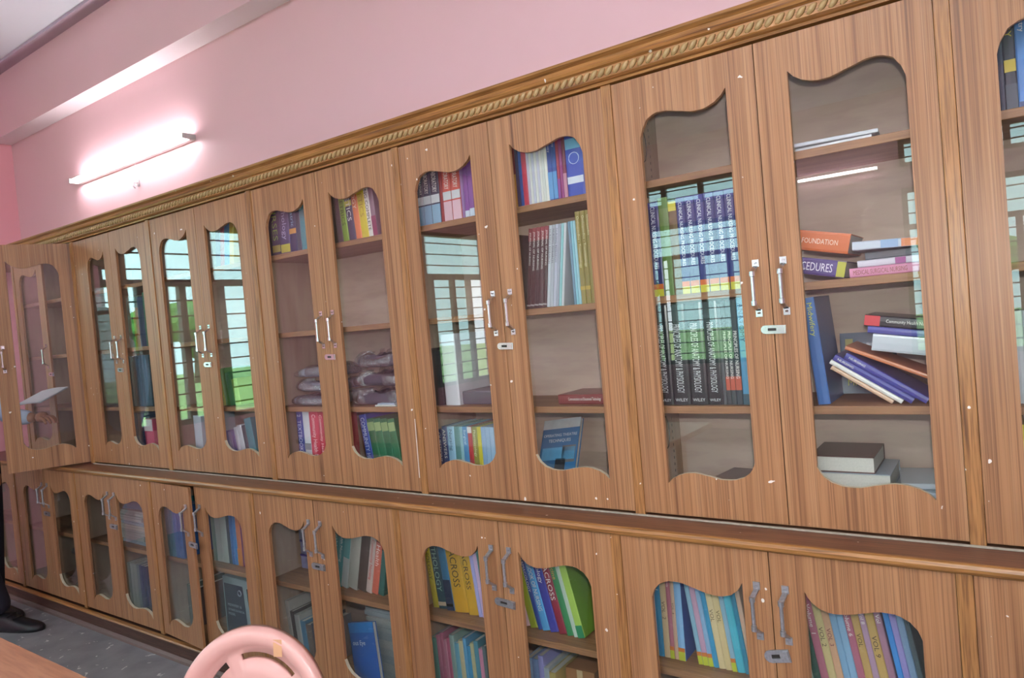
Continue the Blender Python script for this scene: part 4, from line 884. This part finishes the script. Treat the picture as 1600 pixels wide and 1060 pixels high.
mb = MB(); mb.tube([(.185, -.003, .25), (.19, -.004, .2), (.20, -.004, .12), (.198, -.003, .05)], .003, 6); mb.build('strap', plain('2A3A40'), o)
facing(1.80, .1, LZ[2] + .001, .16, .22, .05, '6E6A66', 'grey brown folder propped up, lower shelf under third bookcase', back=8, parts=[(.1, .9, .4, .8, '5A6A5A')])
row(-3, 'L', 2, 293, [(299, '4A5650', 'dull green volume', {'h': .2}), (304, '5A4A48', 'dull brown volume', {'h': .18})], y=ya, zr=-.6)
# lower cabinet under the second bookcase
papers(1.215, .055, LZ[1], .24, .17, 7, .024, ['8FA6B4', 'A0AAA8', '98A4A0', 'B0B2A8'], 'upper shelf under second bookcase', 'magazines under the second bookcase', 8)
o = facing(1.11, -.02, LZ[1] + .172, .21, .17, .004, '6F98B8', 'blue plastic folder on the paper pile under second bookcase', back=48, rz=4)
row(-2, 'R', 2, 199, [(204, '7A8A86', 'grey sage volume'), (209, 'A8B0AC', 'first whitish volume'), (214, 'B0B8B4', 'second whitish volume'), (218, '8A98A4', 'grey blue volume'), (223, '3A3E78', 'first dark indigo volume'), (229, '35386C', 'second dark indigo volume')], y=ya, zr=-.56, h=.235)
# lower cabinet under the first bookcase: blue cloth bundles behind hazy panes
for i in range(3):
    garment(.62, .08, LZ[1] + .001 + .083 * i, .24, .2, .056, ['6C7CA0', '7484A8', '6A789C'][i], ['lowest', 'middle', 'topmost'][i] + ' blue cloth bundle on upper shelf under the open door', 60 + i, FILM)
for i in range(3):
    garment(.62, .08, LZ[2] + .001 + .1 * i, .25, .2, .068, ['5E70A0', '6678A4', '5A6C9A', '6274A2'][i], G3[i] + ' blue cloth bundle on lower shelf under the open door', 70 + i, FILM)
row(-7, 'L', 1, 1592, [(1604, '8AA8B0', 'grey teal volume', {'h': .22}), (1618, '7C98A4', 'slate teal volume', {'h': .22})], y=ya)

# emblem on the thick blue volume, streak of white paint on the stile beside it
for o_ in [o for o in bpy.data.objects if str(o.get('label', '')).startswith('very thick blue volume')]:
    w_ = max(v.co.x for v in o_.data.vertices); ring(o_, w_, .115, .017, 'C8D8F0')
for o_ in [o for o in bpy.data.objects if o.get('label') == ULAB[4]]:
    a_, b_ = at_y(648, 655, -.005), at_y(655.5, 747, -.005)
    mb = MB(); mb.tube([(a_[0] - UB[3], -.0046, a_[2]), (b_[0] - UB[3], -.0046, b_[2])], .0016, 5); mb.build('paint_streak', plain('D8D0C8', .7), o_)
# printing stamped on the plywood side of the sixth bookcase
tgt = [o for o in bpy.data.objects if o.name.startswith('side_panel') and o.parent and abs(o.parent.location.x - UB[5]) < 1e-4 and o.parent.name.startswith('bookcase')][0]
INK = plain('4E4A48', .7)
mb = MB()
for z0 in (.93, .05):
    for k in range(14):
        for yy in (.13, .235): mb.box(.0142, .0146, yy, yy + .004, z0 + .02 * k, z0 + .02 * k + .008)
mb.build('stamped_print', INK, tgt)
for zc in (1.06, .20):
    mb = MB(); mb.tube([(.0143, .185 + .028 * math.cos(k * .5236), zc + .05 * math.sin(k * .5236)) for k in range(13)], .002, 4); mb.build('stamped_print', INK, tgt)

# ------------------------------------------------------------------ table and chair
TBL = wood('table_top', 'BE8A6A', 'B27C5C', '9A6A50', grain=(3, 30, 30), rough=.35, fleck=False, streak=.85)
t = thing('table', 'brown laminate reading table whose corner enters the view', 'table', (2.3, -1.6, 0))
tz = ZB - .085
mb = MB(); mb.box(-1.3, 1.22, -.40, .455, tz - .03, tz); mb.build('table_top', TBL, t, bevel=.003)
mb = MB(); mb.box(-1.15, 1.07, -.32, .35, tz - .10, tz - .031); mb.build('apron', TEAK_TRIM, t)
for x in (-1.17, 1.03):
    for y in (-.36, .35):
        mb = MB(); mb.box(x, x + .045, y, y + .045, 0.0, tz - .0305); mb.build('leg', TEAK_TRIM, t)

PINK = plain('E3AFA6', .3, 'pink_plastic', var=.04, scale=6, coat=.2)
cx, cy = at_z(373, 998, -.03)[:2]
t = thing('chair', 'pink moulded plastic chair with round slotted back by the cabinets', 'chair', (cx, cy, 0), math.radians(26))
def back_y(x, z): return .02 + .10 * (z - .46) - .9 * x * x * .6     # leans away from the seat, wraps round the sitter
def back_panel():
    mb = MB(); cz = .46; 
    top = ZB - .03
    ez = top - .64; ex = .172; zc = .64
    rings = [(1.0, 0), (.985, -.012), (.93, -.017), (.85, -.014), (.785, -.006), (.75, .004), (.69, .004), (.61, .004), (.40, .004), (.15, .004)]
    nn = 64; S = 6
    slots = [k for k in range(7, 19)] + [k for k in range(22, 28)]
    def P(r, k, off):
        a = 2 * math.pi * k / nn
        x = ex * r * math.cos(a); s_ = math.sin(a)
        z = zc + (ez if s_ > 0 else .20) * r * s_
        return (x, back_y(x, z) + off, z)
    both = []
    for dy in (0, .011):
        Rr = [[mb.vert(P(r, k, off + dy)) for k in range(nn)] for r, off in rings]
        both.append(Rr)
        for i in range(len(Rr) - 1):
            for k in range(nn):
                if i == S and k in slots: continue
                mb.face((Rr[i][k], Rr[i][(k + 1) % nn], Rr[i + 1][(k + 1) % nn], Rr[i + 1][k]))
        c = mb.vert(P(0, 0, .004 + dy))
        for k in range(nn): mb.face((Rr[-1][k], Rr[-1][(k + 1) % nn], c))
    A, Bk = both
    for k in range(nn): mb.face((A[0][k], A[0][(k + 1) % nn], Bk[0][(k + 1) % nn], Bk[0][k]))
    for k in slots:
        for i in (S, S + 1): mb.face((A[i][k], A[i][k + 1], Bk[i][k + 1], Bk[i][k]))
        if k - 1 not in slots: mb.face((A[S][k], A[S + 1][k], Bk[S + 1][k], Bk[S][k]))
        if k + 1 not in slots: mb.face((A[S][k + 1], A[S + 1][k + 1], Bk[S + 1][k + 1], Bk[S][k + 1]))
    return mb
bk = back_panel().build('backrest', PINK, t, smooth=True)
mb = MB(); mb.grid(lambda u, v: (.055 + .02 * u, back_y(.055 + .02 * u, ZB - .085 + .035 * v) - .0165, ZB - .085 + .035 * v), 3, 3); mb.build('sticker', plain('D9A47C', .5), bk)
mb = MB()
def seat(u, v):
    x = -.20 + .40 * u; y = .03 - .42 * v
    ed = max(abs(u - .5), abs(v - .5)) * 2
    return (x * (1 + .05 * v), y, .43 - .018 * (1 - ed ** 2) - (.02 * max(0, v - .85) / .15))
top_ = mb.grid(seat, 12, 12)
bot_ = mb.grid(lambda u, v: tuple(Vector(seat(u, v)) - Vector((0, 0, .012))), 12, 12)
for i in range(12):
    for A in ((top_[0], bot_[0]), (top_[12], bot_[12])): mb.face((A[0][i], A[0][i + 1], A[1][i + 1], A[1][i]))
    mb.face((top_[i][0], top_[i + 1][0], bot_[i + 1][0], bot_[i][0])); mb.face((top_[i][12], top_[i + 1][12], bot_[i + 1][12], bot_[i][12]))
mb.build('seat', PINK, t, smooth=True)
for sx in (-1, 1):
    for y0, y1 in ((-.36, -.40), (.01, .05)):
        mb = MB(); mb.tube([(sx * .175, y0, .425), (sx * .20, (y0 + y1) / 2, .2), (sx * .215, y1, 0.0)], [.024, .021, .018], 10); mb.build('leg', PINK, t, smooth=True)

# ------------------------------------------------------------------ the person behind the open door
def skin(name, pts, edges, mat, parent, sub=2):
    """one smooth tapered body grown from joints: pts {key: (x, y, z, radius)}"""
    keys = list(pts); me = bpy.data.meshes.new(name)
    me.from_pydata([pts[k][:3] for k in keys], [(keys.index(a), keys.index(b)) for a, b in edges], [])
    o = bpy.data.objects.new(name, me); COL.objects.link(o)
    sk = o.modifiers.new('skin', 'SKIN'); sk.use_smooth_shade = True
    for i, k in enumerate(keys):
        r = pts[k][3]; me.skin_vertices[0].data[i].radius = (r if isinstance(r, tuple) else (r, r))
        me.skin_vertices[0].data[i].use_root = (i == 0)
    ss = o.modifiers.new('sub', 'SUBSURF'); ss.levels = sub; ss.render_levels = sub
    bpy.context.view_layer.update()
    m2 = bpy.data.meshes.new_from_object(o.evaluated_get(bpy.context.evaluated_depsgraph_get()))
    bpy.data.objects.remove(o)
    m2.name = name; m2.materials.clear(); m2.materials.append(mat)
    return put(name, m2, parent, smooth=True)
SKIN = plain('9A6648', .5, 'brown_skin', var=.05)
SHIRT = plain('AEBBD2', .8, 'light_blue_shirt', var=.05)
TROU = plain('1E1D2C', .8, 'dark_trousers')
SHOE = plain('17151A', .35, 'black_shoe')
PX, PY = .20, -.40
t = thing('person', 'person in light blue shirt and dark trousers reaching into the open bookcase', 'person', (PX, PY, 0))
B = {'pelvis': (0, 0, .95, .115), 'waist': (.01, .0, 1.08, .115), 'chest': (.03, .01, 1.26, .13), 'neck0': (.04, .02, 1.42, .07), 'neck': (.055, .03, 1.48, .052), 'headb': (.07, .04, 1.55, .075), 'head': (.075, .045, 1.62, .09), 'crown': (.07, .045, 1.69, .06),
     'hl': (-.01, .09, .90, .085), 'kl': (-.04, .10, .50, .058), 'al': (-.13, .11, .09, .042),
     'hr': (-.01, -.09, .90, .085), 'kr': (.11, -.04, .50, .058), 'ar': (.18, .05, .09, .042),
     'sl': (.03, .17, 1.37, .06), 'el': (.07, .20, 1.13, .043), 'wl': (.24, .29, 1.11, .028),
     'sr': (.06, -.15, 1.36, .06), 'er': (.20, -.05, 1.12, .043), 'wr': (.265, .06, .86, .028)}
E_ = [('pelvis', 'waist'), ('waist', 'chest'), ('chest', 'neck0'), ('neck0', 'neck'), ('neck', 'headb'), ('headb', 'head'), ('head', 'crown'), ('pelvis', 'hl'), ('hl', 'kl'), ('kl', 'al'), ('pelvis', 'hr'), ('hr', 'kr'), ('kr', 'ar'),
      ('chest', 'sl'), ('sl', 'el'), ('el', 'wl'), ('chest', 'sr'), ('sr', 'er'), ('er', 'wr')]
body = skin('body', B, E_, SKIN, t)
sh = {k: (v[0], v[1], v[2], v[3] + .014) for k, v in B.items() if k in ('pelvis', 'waist', 'chest', 'sl', 'el', 'sr', 'er')}
sh['chest'] = sh['chest'][:3] + (.148,); sh['neck0'] = B['neck0'][:3] + (.085,)
sh['pelvis'] = (0, 0, .90, .14)
sh['cl'] = (.222, .28, 1.112, .040); sh['cr'] = (.264, .059, .868, .038)
skin('shirt', sh, [('pelvis', 'waist'), ('waist', 'chest'), ('chest', 'neck0'), ('chest', 'sl'), ('sl', 'el'), ('el', 'cl'), ('chest', 'sr'), ('sr', 'er'), ('er', 'cr')], SHIRT, t)
tr = {'pelvis': (0, 0, .95, .125), 'hl': (-.01, .09, .86, .098), 'kl': (-.04, .10, .50, .075), 'al': (-.13, .11, .075, .066), 'hr': (-.01, -.09, .86, .098), 'kr': (.11, -.04, .50, .075), 'ar': (.18, .05, .075, .066)}
skin('trousers', tr, [('pelvis', 'hl'), ('hl', 'kl'), ('kl', 'al'), ('pelvis', 'hr'), ('hr', 'kr'), ('kr', 'ar')], TROU, t)
def shoe(x, y, ang):
    mb = MB()
    prof = [(-.06, .042, .075), (-.03, .044, .085), (.03, .046, .092), (.08, .05, .07), (.14, .052, .052), (.20, .046, .042), (.235, .03, .034), (.25, .008, .022)]
    rings = []
    for px_, w_, h_ in prof:
        rings.append([mb.vert((px_, w_ * c, z)) for c, z in [(-.9, 0), (-1, h_ * .35), (-.8, h_ * .75), (-.35, h_), (.35, h_), (.8, h_ * .75), (1, h_ * .35), (.9, 0)]])
    for A, Bq in zip(rings, rings[1:]):
        for k in range(8): mb.face((A[k], A[(k + 1) % 8], Bq[(k + 1) % 8], Bq[k]))
    mb.face(rings[0]); mb.face(rings[-1])
    s = mb.build('shoe', SHOE, t, (x, y, .0), (0, 0, ang), smooth=True)
    mb = MB(); mb.tube([(.05, -.03, .080), (.06, 0, .087), (.05, .03, .080)], .004, 5); mb.tube([(.09, -.03, .064), (.10, 0, .069), (.09, .03, .064)], .004, 5); mb.build('laces', SHOE, s)
shoe(.19, .055, math.radians(22)); shoe(-.13, .11, math.radians(12))
mb = MB()
mb.grid(lambda u, v: (.068 + .098 * math.sin(math.pi * v * .62) * math.cos(2 * math.pi * u) - .012, .045 + .088 * math.sin(math.pi * v * .62) * math.sin(2 * math.pi * u), 1.625 + .105 * math.cos(math.pi * v * .62)), 24, 10, closed_u=True)
mb.build('hair', plain('1A1412', .5), t, smooth=True)
mb = MB(); mb.tube([(.158, .052, 1.625), (.178, .053, 1.595), (.165, .053, 1.585)], [.008, .012, .008], 8); mb.build('nose', SKIN, t, smooth=True)
for s in (-1, 1):
    mb = MB(); mb.grid(lambda u, v: (.152 + .011 * math.sin(math.pi * v) * math.cos(2 * math.pi * u), .05 + s * .032 + .011 * math.sin(math.pi * v) * math.sin(2 * math.pi * u), 1.628 + .009 * math.cos(math.pi * v)), 10, 6, closed_u=True); mb.build('eye', plain('D8D2CA', .3), t, smooth=True)
    mb = MB(); mb.grid(lambda u, v: (.07 + .018 * math.sin(math.pi * v) * math.cos(2 * math.pi * u), .045 + s * .092 + .008 * math.sin(math.pi * v) * math.sin(2 * math.pi * u), 1.605 + .03 * math.cos(math.pi * v)), 10, 6, closed_u=True); mb.build('ear', SKIN, t, smooth=True)
mb = MB(); mb.tube([(.150, .03, 1.556), (.156, .05, 1.555), (.150, .07, 1.556)], [.003, .006, .003], 6); mb.build('mouth', plain('7A4238', .5), t, smooth=True)
def hand(w, d, up, s):
    """palm and five separate, curled fingers; w wrist, d pointing direction, up back of the hand"""
    w, d, up = Vector(w), Vector(d).normalized(), Vector(up).normalized(); sd = d.cross(up) * s
    P = {'w': tuple(w) + (.026,), 'p': tuple(w + d * .045) + (.034,), 'k': tuple(w + d * .08) + (.036,)}
    E2 = [('w', 'p'), ('p', 'k')]
    o = skin('hand', P, E2, SKIN, t, 1)
    for i, (off, L) in enumerate(((-.027, .068), (-.009, .078), (.009, .074), (.026, .058))):
        b0 = w + d * .07 + sd * off; q = [b0, b0 + d * L * .5 - up * .006, b0 + d * L * .82 - up * .024, b0 + d * L * .95 - up * .042]
        skin('finger', {j: tuple(p) + ([.0105, .0095, .0085, .0075][j],) for j, p in enumerate(q)}, [(0, 1), (1, 2), (2, 3)], SKIN, o, 1)
    b0 = w + d * .03 - sd * .024; q = [b0, b0 - sd * .024 + d * .02 - up * .006, b0 - sd * .03 + d * .045 - up * .016]
    skin('thumb', {j: tuple(p) + ([.012, .0105, .0085][j],) for j, p in enumerate(q)}, [(0, 1), (1, 2)], SKIN, o, 1)
hand((.24, .29, 1.11), (1, .15, .05), (0, 0, 1), 1)
hand((.265, .06, .86), (-.5, .05, -.8), (.9, 0, -.3), -1)
# the white sheet the person holds
mb = MB(); mb.grid(lambda u, v: (-.17 + .34 * u, .16 * (v - .5), .018 * math.sin(3.1 * u) + .05 * (u - .5) * (u - .5)), 14, 4)
mb.grid(lambda u, v: (-.17 + .34 * u, .16 * (v - .5), -.006 + .018 * math.sin(3.1 * u) + .05 * (u - .5) * (u - .5)), 14, 4)
o = mb.build('paper', plain('DDE0E6', .8, var=.03), None, (.48, -.088, .372 + ZB), (math.radians(24), math.radians(-3), 0), smooth=True)
tag(o, 'white sheet of paper held up behind the open glass door', 'paper')
flush_letters()
